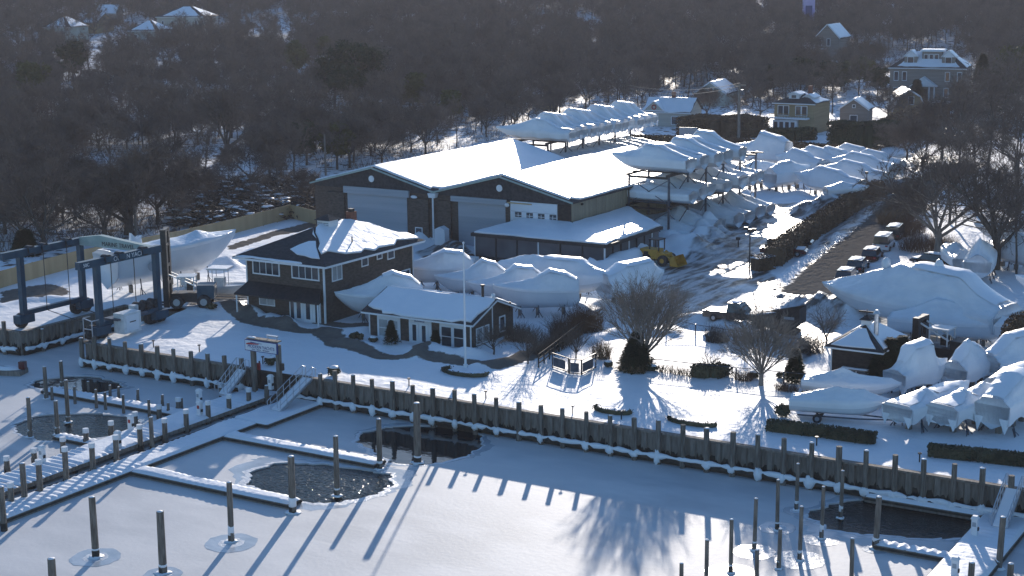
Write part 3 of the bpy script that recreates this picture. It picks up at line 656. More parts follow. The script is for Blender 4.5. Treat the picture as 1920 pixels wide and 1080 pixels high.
# --- hut on the right
hx,hy_,HW,HD=-43.6,121.8,4.1,6.0
t=thing('hut','small dark shingled hut with hipped snowy roof, stovepipe and weathervane','hut',(hx,hy_,0))
MB().box(0,0,-.3,HW,HD,2.85).obj('wall','shingle_dark',t);e=.45
c=[V3(-e,-e,2.85),V3(HW+e,-e,2.85),V3(HW+e,HD+e,2.85),V3(-e,HD+e,2.85)];r1=V3(HW/2,2.1,4.35);r2=V3(HW/2,HD-2.1,4.35)
mb=MB();mb.add(c+[r1,r2]+[p-V3(0,0,.1) for p in c],[(0,1,4),(1,2,5,4),(2,3,5),(3,0,4,5),(0,3,9,6),(3,2,8,9),(2,1,7,8),(1,0,6,7),(6,9,8,7)]);rf=mb.obj('roof','asphalt_roof',t)
patch(rf,c[0],c[1]-c[0],V3(0,r1.y+e,1.5),[(.10,.08),(.5,.07),(.86,.10),(.56,.86),(.44,.86)],.1,.01)
Vv=V3(-(HW/2+e),0,1.5);patch(rf,c[1],c[2]-c[1],Vv,[(.09,.08),(.5,.03),(.93,.03),(.66,.95),(.38,.92)],.12,.015)
patch(rf,c[0],c[3]-c[0],V3(HW/2+e,0,1.5),[(.3,.6),(.7,.6),(.64,.95),(.38,.95)],.08,.01)
mb=MB();
for a_,b_ in ((0,1),(1,2),(3,0)): mb.beam(c[a_]-V3(0,0,.1),c[b_]-V3(0,0,.1),.07,.13)
mb.obj('gutter','trim',rf);MB().tube([(HW+.05,-.06,2.7),(HW+.05,-.06,0)],.05,6).obj('downspout','steel',t);MB().box(-.03,-.03,-.3,.1,.05,2.8).obj('corner_board','trim',t)
mb=MB().box(HW/2-.35,2.3,4.1,HW/2+.35,3.0,4.75);mb.obj('cupola','trim',rf)
mb=MB().add([V3(HW/2-.5,2.15,4.75),V3(HW/2+.5,2.15,4.75),V3(HW/2+.5,3.15,4.75),V3(HW/2-.5,3.15,4.75),V3(HW/2,2.65,5.15)],[(0,1,4),(1,2,4),(2,3,4),(3,0,4)]);mb.obj('cupola_roof','asphalt_roof',rf)
MB().box(HW/2-.7,2.63,5.3,HW/2+.7,2.67,5.45).tube([(HW/2,2.65,5.1),(HW/2,2.65,5.6)],.03,6).obj('weathervane','dark_metal',rf)
MB().tube([(HW-.9,1.7,3.4),(HW-.9,1.7,5.6)],.19,10).obj('stovepipe','aluminium',rf);MB().tube([(HW-.9,1.7,5.55),(HW-.9,1.7,5.85)],[.3,.12],10).obj('pipe_cap','aluminium',rf)
MB().box(1.0,-.3,1.0,3.4,-.01,1.1).obj('shelf','old_wood',t);patch(t,(1.0,-.3,1.1),(2.4,0,0),(0,.28,0),[(0,0),(1,0),(1,1),(0,1)],.12,.0,name='snow_cover',m='pillow_snow')
window(t,1.2,.2,3.2,.95,0,2,1,'glass',.06)
# ---------------- houses beyond ----------------
def house(label,pL,pR,depth,eh,rh,style,wm,wins=(),chim=None,dorm=(),flat=True,extra=None,snow=1):
    a=GT(*pL);b=GT(*pR);a=Vector(a);b=Vector(b);b.z=a.z;d=b-a;Wd=d.length;rz=math.atan2(d.y,d.x);ea=.4
    t=thing('house',label,'house',a,rz);z=-1.
    if style in ('gable','gambrel'):   # gable faces the front
        c=Wd/2
        if style=='gable': prof=[(0,eh),(c,rh),(Wd,eh)]
        else: prof=[(0,eh),(Wd*.16,eh+(rh-eh)*.68),(c,rh),(Wd*.84,eh+(rh-eh)*.68),(Wd,eh)]
        n_=len(prof);mb=MB();pts=[(0,-1)]+[(Wd,-1)]+list(reversed(prof));k=len(pts)
        mb.add([(x_,0,z_) for x_,z_ in pts]+[(x_,depth,z_) for x_,z_ in pts],[tuple(range(k)),tuple(reversed(range(k,2*k))),(0,k,k+1,1)]+[(1,k+1,k+2,2),(0,k-1,2*k-1,k)]);mb.obj('wall',wm,t)
        mb=MB();tr=MB();pl2=[(-ea,eh-ea*.6)]+prof[1:-1]+[(Wd+ea,eh-ea*.6)];S=[]
        for (x1,z1),(x2,z2) in zip(pl2[:-1],pl2[1:]):
            Q=[V3(x1,-ea,z1+.12),V3(x2,-ea,z2+.12),V3(x2,depth+ea,z2+.12),V3(x1,depth+ea,z1+.12)];mb.slab(Q,.14);tr.beam(Q[0]+V3(0,-.03,-.1),Q[1]+V3(0,-.03,-.1),.08,.22);S.append(Q)
        rf=mb.obj('roof','asphalt_roof',t);tr.obj('barge_board','trim',rf)
        for Q in S: patch(rf,Q[0],Q[1]-Q[0],Q[3]-Q[0],[(.03,.02),(.97,.02),(.97,.98),(.03,.98)],.14,.01)
    elif style=='side':                # ridge runs along the front
        mb=MB();mb.box(0,0,-1,Wd,depth,eh);c=depth/2;mb.add([(0,0,eh),(0,depth,eh),(0,c,rh),(Wd,0,eh),(Wd,depth,eh),(Wd,c,rh)],[(0,1,2),(3,5,4)]);mb.obj('wall',wm,t)
        A=[V3(-ea,-ea,eh),V3(Wd+ea,-ea,eh),V3(Wd+ea,c,rh+.1),V3(-ea,c,rh+.1)];B=[V3(-ea,c,rh+.1),V3(Wd+ea,c,rh+.1),V3(Wd+ea,depth+ea,eh),V3(-ea,depth+ea,eh)]
        mb=MB();mb.slab(A,.14);mb.slab(B,.14);rf=mb.obj('roof','asphalt_roof',t);MB().beam(A[0]+V3(0,-.04,-.1),A[1]+V3(0,-.04,-.1),.08,.2).obj('gutter','trim',rf)
        patch(rf,A[0],A[1]-A[0],A[3]-A[0],[(.01,.02),(.99,.02),(.99,.98),(.01,.98)],.14,.02);patch(rf,B[0],B[1]-B[0],B[3]-B[0],[(.01,.02),(.99,.02),(.99,.98),(.01,.98)],.14,.02)
    else:                              # hipped
        MB().box(0,0,-1,Wd,depth,eh).obj('wall',wm,t);h=min(Wd,depth)/2
        c=[V3(-ea,-ea,eh),V3(Wd+ea,-ea,eh),V3(Wd+ea,depth+ea,eh),V3(-ea,depth+ea,eh)]
        if Wd>=depth: r1=V3(h,depth/2,rh);r2=V3(Wd-h,depth/2,rh);fs=[(0,1,5,4),(1,2,5),(2,3,4,5),(3,0,4)]
        else: r1=V3(Wd/2,h,rh);r2=V3(Wd/2,depth-h,rh);fs=[(0,1,4),(1,2,5,4),(2,3,5),(3,0,4,5)]
        rf=MB().add(c+[r1,r2],fs+[(3,2,1,0)]).obj('roof','asphalt_roof',t)
        MB().beam(c[0]-V3(0,.05,.1),c[1]-V3(0,.05,.1),.08,.2).obj('gutter','trim',rf)
        O=c[0];U=c[1]-c[0]
        if Wd>=depth:
            Vv=V3(0,depth/2+ea,rh-eh);x1=(h+ea)/(Wd+2*ea);pol=[(.04+.25*x1,.10),(.5,.05),(.96-.2*x1,.08),(.985-x1,.93),(.5,.93),(x1+.03,.93)]
        else: Vv=V3(0,h+ea,rh-eh);pol=[(.15,.08),(.85,.08),(.53,.9),(.47,.9)]
        if snow: patch(rf,O,U,Vv,pol,.12,.02)
        patch(rf,c[1],c[2]-c[1],V3(-(h+ea),0,rh-eh),[(.1,.06),(.9,.06),(.55,.9),(.45,.9)] if Wd>=depth else [(.1,.06),(.9,.06),(1-(h+ea)/(depth+2*ea)-.02,.93),((h+ea)/(depth+2*ea)+.02,.93)],.12,.02)
    for (u0,u1,z0_,z1_) in wins: window(t,u0*Wd,z0_,u1*Wd,z1_,0,1,1,'glass',.13)
    if chim: MB().box(chim[0]*Wd-.35,chim[1]*depth-.35,rh-1.5,chim[0]*Wd+.35,chim[1]*depth+.35,rh+1.3).obj('chimney','brick',rf)
    for u,wd,zb,zt,pk,dy in dorm:
        x_=u*Wd;MB().box(x_-wd/2,dy,zb,x_+wd/2,dy+3.5,zt).obj('dormer','trim' if wm=='house_tan' else wm,rf)
        A=[V3(x_-wd/2-.25,dy-.25,zt),V3(x_,dy-.25,pk),V3(x_,dy+4,pk),V3(x_-wd/2-.25,dy+4,zt)];B=[V3(x_+wd/2+.25,dy-.25,zt),V3(x_,dy-.25,pk),V3(x_,dy+4,pk),V3(x_+wd/2+.25,dy+4,zt)]
        MB().slab(A,.08).slab(B,.08).add([(x_-wd/2,dy,zt),(x_+wd/2,dy,zt),(x_,dy,pk-.1)],[(0,1,2)]).obj('dormer_roof','trim',rf)
        for Q in (A,B): patch(rf,Q[0],Q[1]-Q[0],Q[3]-Q[0],[(.05,.06),(.95,.06),(.95,.97),(.05,.97)],.1,.0)
        window(t,x_-wd*.22,zb+.5,x_+wd*.22,zt-.1,dy,1,1,'glass',.1)
    return t,Wd
t,Wd=house('cream cottage with snowy roof and a red wreath on its front gable',(1207,236),(1292,239),9,3.0,5.6,'side','house_cream',[(.23,.31,.3,2.5),(.62,.74,.5,2.1)],(.52,.5))
A=[V3(-.3,-.5,3.0),V3(2.3,-.5,5.3),V3(2.3,4.5,5.3),V3(-.3,3,3.0)];B=[V3(4.9,-.5,3.0),V3(2.3,-.5,5.3),V3(2.3,4.5,5.3),V3(4.9,3,3.0)]
g2=MB().slab(A,.1).slab(B,.1).obj('gable_roof','trim',t);MB().add([(-.1,-.12,2.9),(4.7,-.12,2.9),(2.3,-.12,5.1)],[(0,1,2)]).obj('gable_wall','house_cream',t)
for Q in (A,B): patch(t,Q[0],Q[1]-Q[0],Q[3]-Q[0],[(.03,.04),(.97,.04),(.97,.97),(.03,.97)],.12,.0)
MB().tube([(2.3+.45*math.cos(a_*.5236),-.2,4.0+.45*math.sin(a_*.5236)) for a_ in range(13)],.12,6,False).obj('wreath','red',t)
house('pale green house behind the cream cottage, bright snow on its roof',(1303,199),(1360,200),12,3.0,5.6,'gable','house_green',[(.45,.58,2.6,4.2)],None)
t,Wd=house('tan two-storey house with balcony and row of white arched windows',(1451,249),(1525,252),9,6.0,7.9,'hip','house_tan',[(.10,.22,3.6,5.4),(.24,.36,3.6,5.4),(.55,.67,3.6,5.4),(.70,.82,3.6,5.4)],(.7,.5),[(.42,2.2,6.4,7.6,8.1,1.5),(.75,2.0,6.2,7.0,7.7,2.2)],snow=0)
MB().box(-.4,-1.6,2.9,Wd*.9,-.02,3.05).obj('balcony_floor','trim',t);mb=MB();mb.box(-.4,-1.6,3.9,Wd*.9,-1.52,4.0)
for i in range(24): mb.box(-.4+i*Wd*.95/24,-1.58,3.05,-.33+i*Wd*.95/24,-1.54,3.9)
mb.obj('balcony_rail','house_tan',t);patch(t,(-.4,-1.6,3.05),(Wd*.9+.4,0,0),(0,1.5,0),[(0,0),(1,0),(1,1),(0,1)],.2,0,m='pillow_snow')
mb=MB().box(.1,-1.0,-.5,Wd*.62,-.02,2.7);mb.obj('sun_porch','trim',t)
for i in range(4): window(t,.35+i*1.2,.5,1.15+i*1.2,2.3,-1.0,1,1,'glass',.08)
house('small grey gabled garage between the tan house and the barn-roofed one',(1574,236),(1626,238),6,3.6,5.6,'gable','house_grey',[(.38,.62,.2,2.2),(.46,.54,3.9,4.4)])
house('tan house with a curved gambrel barn roof and one square window',(1675,222),(1733,222),10,1.6,6.0,'gambrel','house_tan',[(.47,.63,3.0,4.6)])
t,Wd=house('large three-storey shingled house with dormers and a gabled porch',(1667,186),(1808,190),10,7.6,11.6,'hip','house_grey',
 [(.06,.11,.8,2.8),(.73,.78,.8,2.8),(.89,.93,.8,2.8),(.06,.11,4.6,6.6),(.17,.22,4.6,6.6),(.74,.79,4.6,6.6),(.90,.95,4.6,6.6)],None,[(.26,3.0,8.2,10.2,11.8,1.),(.76,3.0,8.2,10.2,11.8,1.)])
MB().box(Wd*.40,2.2,8.0,Wd*.66,6,11.4).obj('roof_storey','house_grey',t);MB().box(Wd*.37,1.8,11.4,Wd*.69,7,11.6).obj('top_roof','trim',t);patch(t,(Wd*.37,1.8,11.6),(Wd*.32,0,0),(0,5,0),[(0.02,0.05),(.98,.05),(.98,.95),(.02,.95)],.3,.01)
for u in (.43,.50,.57): window(t,Wd*u,8.8,Wd*(u+.045),10.7,2.2,1,1,'glass',.12)
mb=MB();x1,x2=Wd*.32,Wd*.62;mb.box(x1,-2.5,3.3,x2,-.02,3.5);mb.add([(x1-.3,-2.7,3.5),(x2+.3,-2.7,3.5),((x1+x2)/2,-2.7,5.6),(x1-.3,0,3.5),(x2+.3,0,3.5),((x1+x2)/2,0,5.6)],[(0,1,2)]);mb.obj('porch','trim',t)
mb=MB();mb.slab([V3(x1-.5,-3,3.4),V3((x1+x2)/2,-3,5.7),V3((x1+x2)/2,0,5.7),V3(x1-.5,0,3.4)],.1).slab([V3(x2+.5,-3,3.4),V3((x1+x2)/2,-3,5.7),V3((x1+x2)/2,0,5.7),V3(x2+.5,0,3.4)],.1);mb.obj('porch_roof','roof_snow',t)
mb=MB()
for u in (x1,x1+1.2,x2-1.2,x2): mb.box(u-.12,-2.4,-.5,u+.12,-2.16,3.3)
mb.obj('porch_column','trim',t);MB().box(x1+2,-.08,0,x2-2,-.02,2.6).obj('door','dark_metal',t)
t,Wd=house('faint gabled house deep in the wood at upper right',(1528,112),(1572,114),12,6.5,10.5,'gable','house_grey',[(.14,.26,4.2,6.2),(.5,.62,4.2,6.2)])
MB().box(.2,-2.6,3.2,Wd*.5,-.03,3.4).obj('porch_roof','pillow_snow',t)
t,Wd=house('big beige hip-roofed house high in the trees at upper left',(296,70),(385,72),14,7,10.5,'hip','house_cream',[(.1,.14,3.5,5.5),(.3,.34,3.5,5.5),(.55,.59,3.5,5.5),(.8,.84,3.5,5.5)])
house('low house with snowy hipped roof left of the big beige one',(240,80),(299,82),12,4,7.5,'hip','house_green',[(.2,.3,1,2.6),(.6,.7,1,2.6)])
house('white-roofed house among trees near the upper left corner',(84,86),(132,88),12,6,9.5,'hip','house_green',[(.2,.32,1,3)])
house('narrow snow-roofed house between two others at upper left',(146,64),(182,66),10,4,7,'side','house_tan')
house('distant snow-roofed house just above the low hipped one',(182,52),(218,52),10,5,8,'side','house_grey')
house('little cottage half lost in trees behind the rear boat rack',(1018,207),(1046,206),8,3.2,5.8,'gable','house_tan')
house('small low shed at the left picture edge in the far wood',(-8,58),(8,58),8,3.5,6,'side','house_green')
b=GT(1515,60);t=thing('column','slim pale violet tower standing in for a bright patch above the far wood at top right','column',b,.5)  # made-up column in place of a distant bright violet patch
mb=MB().box(-1.9,-1.9,-2,1.9,1.9,34);mb.obj('shaft','violet',t);MB().box(-2.1,-2.1,12,2.1,2.1,12.8).obj('band','ink_blue',t);MB().box(-2.1,-2.1,22,2.1,2.1,22.8).obj('band','ink_blue',t);MB().box(-1.3,-1.94,-2,1.,-1.92,9).obj('dark_panel','ink_blue',t)  # bands and dark base panel are invented along with the shaft
# ---------------- shrink-wrapped boats ----------------
def lerp(a,b,t): return a+(b-a)*t
def prof_at(prof,t):
    for (t0,h0,w0),(t1,h1,w1) in zip(prof[:-1],prof[1:]):
        if t<=t1+1e-9:
            u=(t-t0)/max(1e-6,t1-t0);s=.10*abs(h1-h0)*4*u*(1-u)
            return lerp(h0,h1,u)-s,lerp(w0,w1,u)
    return prof[-1][1],prof[-1][2]
FULL=[(0,.35,.55),(.18,1.0,.5),(.45,1.5,.35),(.7,.75,.2),(1,.1,0)]
TENT=[(0,.3,.1),(.35,1.25,0),(.7,.8,0),(1,.05,0)]
CAB=[(0,.5,.6),(.2,.9,.5),(.28,1.7,.5),(.5,1.9,.45),(.62,1.0,.3),(.8,.5,.1),(1,.05,0)]
FLY=[(0,.5,.6),(.12,1.2,.6),(.2,2.6,.55),(.45,2.8,.5),(.58,1.5,.4),(.8,.6,.15),(1,.1,0)]
def boat(label,loc,rz,L,B,H,prof=FULL,keel=.5,wrapdown=.5,sheer=.25,stand=True,group=None,seed=0,dull=False,skirt=0,n_=40,wr=.05,extra=None):
    rr=random.Random(seed+11);t=thing('wrapped_boat',label,'boat',loc,rz,group)
    # x forward, bow at +L/2
    def st(u):
        b=B/2*(1-max(0,(u-.5)/.5)**2.3)*(1-.10*(1-min(1,u/.3)));b=max(b,.03)
        s=H*(1+sheer*u*u);k=0 if u<.62 else (s*.86)*((u-.62)/.38)**2.6
        return b,s,k
    xo=lambda u,f: (u-.5)*L+(f*.06*L*max(0,(u-.6)/.4))   # raked bow
    hull=MB();rows=[]
    for i in range(n_+1):
        u=i/n_;b,s,k=st(u);ch=lerp(k,s,.38);row=[]
        for sgn in (-1,1):
            pts=[(0,k),(sgn*b*.55,k+(ch-k)*.55),(sgn*b*.88,ch),(sgn*b*.98,lerp(ch,s,.55)),(sgn*b,s)]
            row.append([(xo(u,(z-0)/max(s,.1)),y,keel+z) for y,z in pts])
        rows.append(row[0][::-1]+row[1][1:])
    m_=len(rows[0])
    hull.add([p for r in rows for p in r],[(i*m_+j,i*m_+j+1,(i+1)*m_+j+1,(i+1)*m_+j) for i in range(n_) for j in range(m_-1)]+[tuple(range(m_))])
    hull.obj('hull','hull',t,True)
    cov=MB();rows=[];ph=rr.uniform(0,6)
    for i in range(n_+1):
        u=i/n_;b,s,k=st(u);h,w=prof_at(prof,u);rib=abs(math.sin(math.pi*u*max(4,round(L/1.6))))**.6;lo=lerp(s,lerp(k,s,.38),wrapdown)-skirt*(.5+.5*math.cos(u*L*2.2+ph));row=[]
        b2=b*1.02+.02;hh=max(h*(1-.05*rib),.02);b2*=1-.018*rib
        for sgn in (-1,1):
            wob=lambda a: rr.uniform(-a,a)*min(1,b)
            pts=[(b2*lerp(.99,.95,wrapdown),lo),(b2*1.0,lerp(lo,s,.6)),(b2*1.01,s+.03),(lerp(b2,b*w,.30)+wob(wr),s+hh*.24),(lerp(b2,b*w,.66)+wob(wr),s+hh*.56+wob(wr)),(b*w+.02,s+hh*.9+wob(wr*.6))]
            row.append([(xo(u,z/max(s,.1))+(.03*L/10 if i==n_ else 0),sgn*y,keel+z) for y,z in pts])
        top=(xo(u,1),0,keel+s+hh+wr*.4*rr.uniform(-1,1))
        rows.append(row[0]+[top]+row[1][::-1])
    m_=len(rows[0])
    cov.add([p for r in rows for p in r],[(i*m_+j,i*m_+j+1,(i+1)*m_+j+1,(i+1)*m_+j) for i in range(n_) for j in range(m_-1)]+[tuple(range(m_)),tuple(reversed([n_*m_+j for j in range(m_)]))])
    c=cov.obj('cover','wrap_dull' if dull else 'wrap',t,True)
    if skirt:   # loose tails of the film hanging at the stern corners
        for sgn in (-1,1):
            mb=MB();b,s,k=st(0);mb.add([(-L/2-.05,sgn*b*.45,keel+H*.5),(-L/2-.05,sgn*b*1.0,keel+H*.5),(-L/2+.5,sgn*b*1.03,keel+H*.5),(-L/2-.02,sgn*b*.8,keel-.25)],[(0,1,3),(1,2,3),(2,0,3),(0,2,1)]);mb.obj('loose_film','wrap',t)
    # snow lying on the flat top
    i0=[i for i in range(1,n_) if prof_at(prof,i/n_)[1]>.3]
    if len(i0)>3:
        mb=MB();V_=[]
        for i in i0:
            u=i/n_;b,s,k=st(u);h,w=prof_at(prof,u);e_=0 if i in (i0[0],i0[-1]) else 1
            for y_,z_ in ((-b*w*.97,.9),(-b*w*.5,.97+.05*e_),(0,1.0+.07*e_),(b*w*.5,.97+.05*e_),(b*w*.97,.9)): V_.append((xo(u,1),y_,keel+s+h*(z_ if z_<=.9 else 1)+.03+(.05*e_ if z_>.9 else 0)+rr.uniform(-.02,.02)))
        mb.add(V_,[(a*5+j,a*5+j+1,a*5+j+6,a*5+j+5) for a in range(len(i0)-1) for j in range(4)]);mb.obj('snow_cover','roof_snow',t,True)
    if stand:
        for x_ in (-.32,0,.22):
            bw=B*.36
            for sgn in (-1,1):
                mb=MB();mb.beam((x_*L,sgn*bw,keel+.25*H),(x_*L,sgn*(bw+.25),0),.09);mb.beam((x_*L-.35,sgn*(bw+.35),0.02),(x_*L,sgn*bw,keel*.9),.06);mb.beam((x_*L+.35,sgn*(bw+.35),0.02),(x_*L,sgn*bw,keel*.9),.06);mb.obj('boat_stand','steel',t)
            MB().box(x_*L-.15,-.2,-.1,x_*L+.15,.2,keel).obj('keel_block','old_wood',t)
    if extra: extra(t,keel,st,xo)
    return t
def trailer(t,keel,L,B,side=1):
    f=MB();f.beam((-L*.42,-.6,.42),(L*.25,-.6,.42),.1);f.beam((-L*.42,.6,.42),(L*.25,.6,.42),.1);f.beam((L*.25,.6,.42),(L*.72,0,.42),.1);f.beam((L*.25,-.6,.42),(L*.72,0,.42),.1);f.beam((-.2*L,-B/2*.8,.35),(-.2*L,B/2*.8,.35),.1);f.beam((L*.68,0,.4),(L*.68,0,-.05),.07)
    f.obj('trailer_frame','steel',t)
    for sgn in (-1,1):
        w=MB();w.tube([(-.2*L,sgn*(B/2*.8)-.1,.33),(-.2*L,sgn*(B/2*.8)+.1,.33)],.34,16);wh=w.obj('wheel','rubber',t);MB().tube([(-.2*L,sgn*(B/2*.8)-.115,.33),(-.2*L,sgn*(B/2*.8)+.115,.33)],.17,12).obj('rim','rim',wh)
R_=math.radians
def between(a,b): d=b-a;return (a+b)/2,math.atan2(d.y,d.x),d.length
# front rack
RX0,RX1=-89.7,-84.2;RYS=[175.3,180.8,186.3,191.8,197.3,202.8]
def rack(label,x0,x1,ys,levels,loc_group):
    t=thing('boat_rack',label,'rack',(x0,ys[0],0),0,loc_group);w_=x1-x0
    top=levels[-1]
    for y in ys:
        for x in (0,w_): MB().box(x-.11,y-ys[0]-.11,-.2,x+.11,y-ys[0]+.11,top).obj('post','steel',t)
    for z in levels:
        mb=MB()
        for x in (0,w_): mb.box(x-.14,-.6,z-.02,x+.14,ys[-1]-ys[0]+.6,z+.26)
        mb.obj('shelf_beam','dark_metal',t);mb=MB()
        for y in ys: mb.box(.11,y-ys[0]-.06,z-.35,w_-.11,y-ys[0]+.06,z-.05)
        for k in range(len(ys)*2-2): yy=(ys[-1]-ys[0])*(k+.5)/(len(ys)*2-2);mb.box(-1.6,yy-.09,z+.265,w_+1.6,yy+.09,z+.40)
        mb.obj('cross_beam','dark_metal',t)
    mb=MB()
    for y in (ys[0],ys[-1]):
        yy=y-ys[0];zs=[0]+levels
        for a,b in zip(zs[:-1],zs[1:]): m=(a+b)/2;mb.beam((0,yy,a+.4),(w_,yy,b-.4),.09);mb.beam((w_,yy,a+.4),(0,yy,b-.4),.09);mb.beam((0,yy,a+.6),(w_,yy,a+.6),.12)
    for a,b in zip(ys[:-1],ys[1:]):
        for z in [0]+levels[:-1]: mb.beam((w_,a-ys[0],z+.4),(w_,b-ys[0],z+3.4),.08);mb.beam((w_,b-ys[0],z+.4),(w_,a-ys[0],z+3.4),.08)
    mb.obj('bracing','steel',t);return t
rack('tall steel boat rack beside the right storage hall, three levels of boats',RX0,RX1,RYS,[4.1,8.0],'steel boat racks')
g_='wrapped boats on the rack beside the right storage hall'
ordn=['nearest','second','third','fourth','fifth','sixth','seventh','eighth','ninth','tenth','eleventh','farthest']
profs=[[(0,.5,.35),(.25,1.2,.4),(.55,1.75,.42),(.75,.8,.1),(1,.15,0)],[(0,.4,.3),(.3,1.4,.35),(.5,1.6,.2),(.8,.6,0),(1,.1,0)],[(0,.5,.4),(.3,1.5,.45),(.55,2.1,.45),(.7,1.0,.2),(1,.1,0)]]
for i in range(5):
    L_=[10.6,10.2,10.8,10.0,10.4][i];pk=[1.6,1.35,1.8,1.6,2.0][i];s0=[.38,.45,.36,.42,.40][i]
    boat('%s white wrapped boat on the top level of the rack by the right hall'%ordn[i],(-87.0+.25*i,176.6+3.35*i,8.35),math.pi+random.uniform(-.05,.05),L_,3.2,1.65,[(.0,.25,.3),(s0-.16,.9,.4),(s0,pk,.5),(s0+.2,pk+.1,.45),(s0+.34,.8,.1),(1,.1,0)],.12,.95,.12,False,g_,i,wr=.03)
for i in range(7):
    boat('%s white wrapped boat on the middle level of the rack by the right hall'%ordn[i],(-87.4+.3*(i%2)+.1*i,176.8+3.75*i,4.45),math.pi+random.uniform(-.07,.07),[11.4,10.2,9.4,9.8][i%4],3.2,[1.3,1.6,1.4][i%3],[(.0,.3,.2),(.3,.7,.2),(.5,[1.1,2.0,1.5][i%3],.35),(.75,.6,.1),(1,.1,0)],.12,.92,.15,False,g_,i+20,wr=.03)
for i in range(7):
    boat('%s white wrapped boat on the snow under the rack by the right hall'%ordn[i],(-86.0+.5*(i%2)+.1*i,177.0+3.8*i,-.1),math.pi+random.uniform(-.08,.08),[9.8,10.6,9.2][i%3],3.2,[1.4,1.7][i%2],[(.0,.3,.2),(.25,.9,.3),(.5,1.3+.6*(i%2),.35),(.75,.6,.1),(1,.1,0)],.12,.92,.15,False,g_,i+40,wr=.03)
rack('long steel boat rack behind the left storage hall',-121.3,-115.7,[200.,205.3,210.6,215.9,221.2,226.5],[3.9,8.0],'steel boat racks')
g_='wrapped boats on the rack behind the left storage hall'
for i in range(12):
    hp=1.7+.35*((i*5)%3)
    boat('%s white wrapped boat on the top of the rack behind the left hall'%ordn[i],(-118.0+.12*i,200.6+2.35*i,8.35),math.pi+random.uniform(-.03,.03),12.4 if i<1 else 11.2-.3*(i%3),2.5,1.35,[(.0,.5,.5),(.16,.55,.4),(.36,hp,.35),(.55,hp+.1,.3),(.8,.6,.05),(1,.1,0)],.12,.95,.2,False,g_,i+60,skirt=.15)
for i in range(12):
    boat('%s white wrapped boat on the middle level of the rack behind the left hall'%ordn[i],(-117.2+.12*i,200.8+2.35*i,4.25),math.pi+random.uniform(-.04,.04),9.2,2.4,1.1,[(.0,.4,.4),(.3,.9,.3),(.55,1.0+.3*(i%2),.2),(1,.1,0)],.12,.9,.15,False,g_,i+80)
# lot boats at the back of the yard
g_='wrapped boats parked at the end of the yard'
def lot(label,px,rz,L,B,H,prof,k=.6,**kw):
    v=on(G(*px));return boat(label,v,rz,L,B,H,prof,k,.95,.2,True,g_,int(px[0]),**kw)
c=math.atan2(G(1410,362).y,G(1410,362).x)   # heading straight away from the camera side
lot('tall wrapped boat showing its flat stern, just right of the front rack',(1427,352),R_(78),9.5,3.0,2.1,[(0,1.2,.35),(.3,1.6,.4),(.6,1.2,.2),(1,.1,0)])
lot('wrapped boat with rounded stern facing the lot, right of the tall one',(1479,355),R_(74),9.5,3.0,2.2,[(0,1.0,.2),(.2,1.5,.3),(.5,1.5,.4),(1,.1,0)])
lot('large boxy wrapped boat with a square raised top behind the front rack',(1428,312),R_(170),10.5,3.4,2.4,[(0,1.5,.7),(.15,2.3,.75),(.5,2.9,.6),(.62,1.2,.4),(.8,.6,.2),(1,.1,0)],.6)
for i,(px,lb,rzd,L_) in enumerate([((1500,328),'wrapped boat directly behind the two that show their sterns',160,9.5),((1533,322),'wrapped boat in the middle of the back row of the yard',165,10),((1565,324),'wrapped boat fourth from the right in the back row',165,10.5),
        ((1600,318),'wrapped boat behind the lamp, farthest toward the road',168,10.5),((1615,336),'wrapped boat with a wavy snow ridge left of the yard lamp',170,11),((1555,366),'big wrapped boat with a flat high side behind the plough heap',164,11.5),((1640,330),'low wrapped boat at the right end of the back row near the road',172,9.5),((1600,352),'wrapped boat close behind the brown hedge end',168,11)]):
    lot(lb,px,R_(rzd),L_,3.1,1.9,[(0,.5,.4),(.2,.7,.4),(.35,1.4,.45),(.65,1.7,.4),(.8,.9,.2),(1,.1,0)],.5)
lot('small wrapped boat half buried in snow beside the brown hedge',(1585,392),R_(40),6,2.4,1.0,[(0,.3,.2),(.4,1.0,.3),(1,.1,0)],.3)
lot('small boat under snow at the far end of the brown hedge',(1598,380),R_(40),6,2.3,1.0,[(0,.3,.2),(.4,1.0,.3),(1,.1,0)],.3)
# yard boats between the office and the sheds
g_='wrapped boats in the yard behind the sales building'
def yb(label,a,b,B,H,prof,k=.6,seed=0,wd=.15,L=None,**kw):   # a = bow pixel, b = stern pixel on the ground
    m,rz,l=between(G(*b),G(*a));m=on(m)
    return boat(label,m,rz,L or l,B,H,prof,k,wd,.28,True,g_,seed,**kw)
def yb2(label,ctr,rzd,L,B,H,prof,k=.6,seed=0,wd=.15,**kw):
    return boat(label,on(G(*ctr)),R_(rzd),L,B,H,prof,k,wd,.28,True,g_,seed,**kw)
boat('cream-hulled wrapped boat tucked between the office and the sales building',(-89.5,122.0,0),R_(223),8.0,3.0,1.75,[(0,1.0,.75),(.12,1.75,.7),(.35,2.3,.45),(.5,1.9,.3),(.75,.8,.1),(1,.1,0)],.75,.15,.28,True,g_,1)
yb2('wrapped boat with grey hull behind the office back corner',(820,540),216,7.8,3.1,1.6,[(0,.8,.7),(.15,1.7,.7),(.4,1.9,.6),(.6,1.2,.3),(1,.1,0)],.7,2)
yb2('wrapped boat with bright peaked top behind the sales building ridge, left of the flagpole top',(886,558),218,7.0,2.9,1.5,[(0,.8,.7),(.15,1.6,.6),(.35,2.0,.4),(.55,1.0,.3),(1,.1,0)],.6,3)
yb2('wrapped boat with sloping back between two others behind the flue',(952,572),222,7.4,2.9,1.5,[(0,.9,.6),(.15,1.7,.7),(.4,1.9,.6),(.6,.9,.2),(1,.1,0)],.6,4)
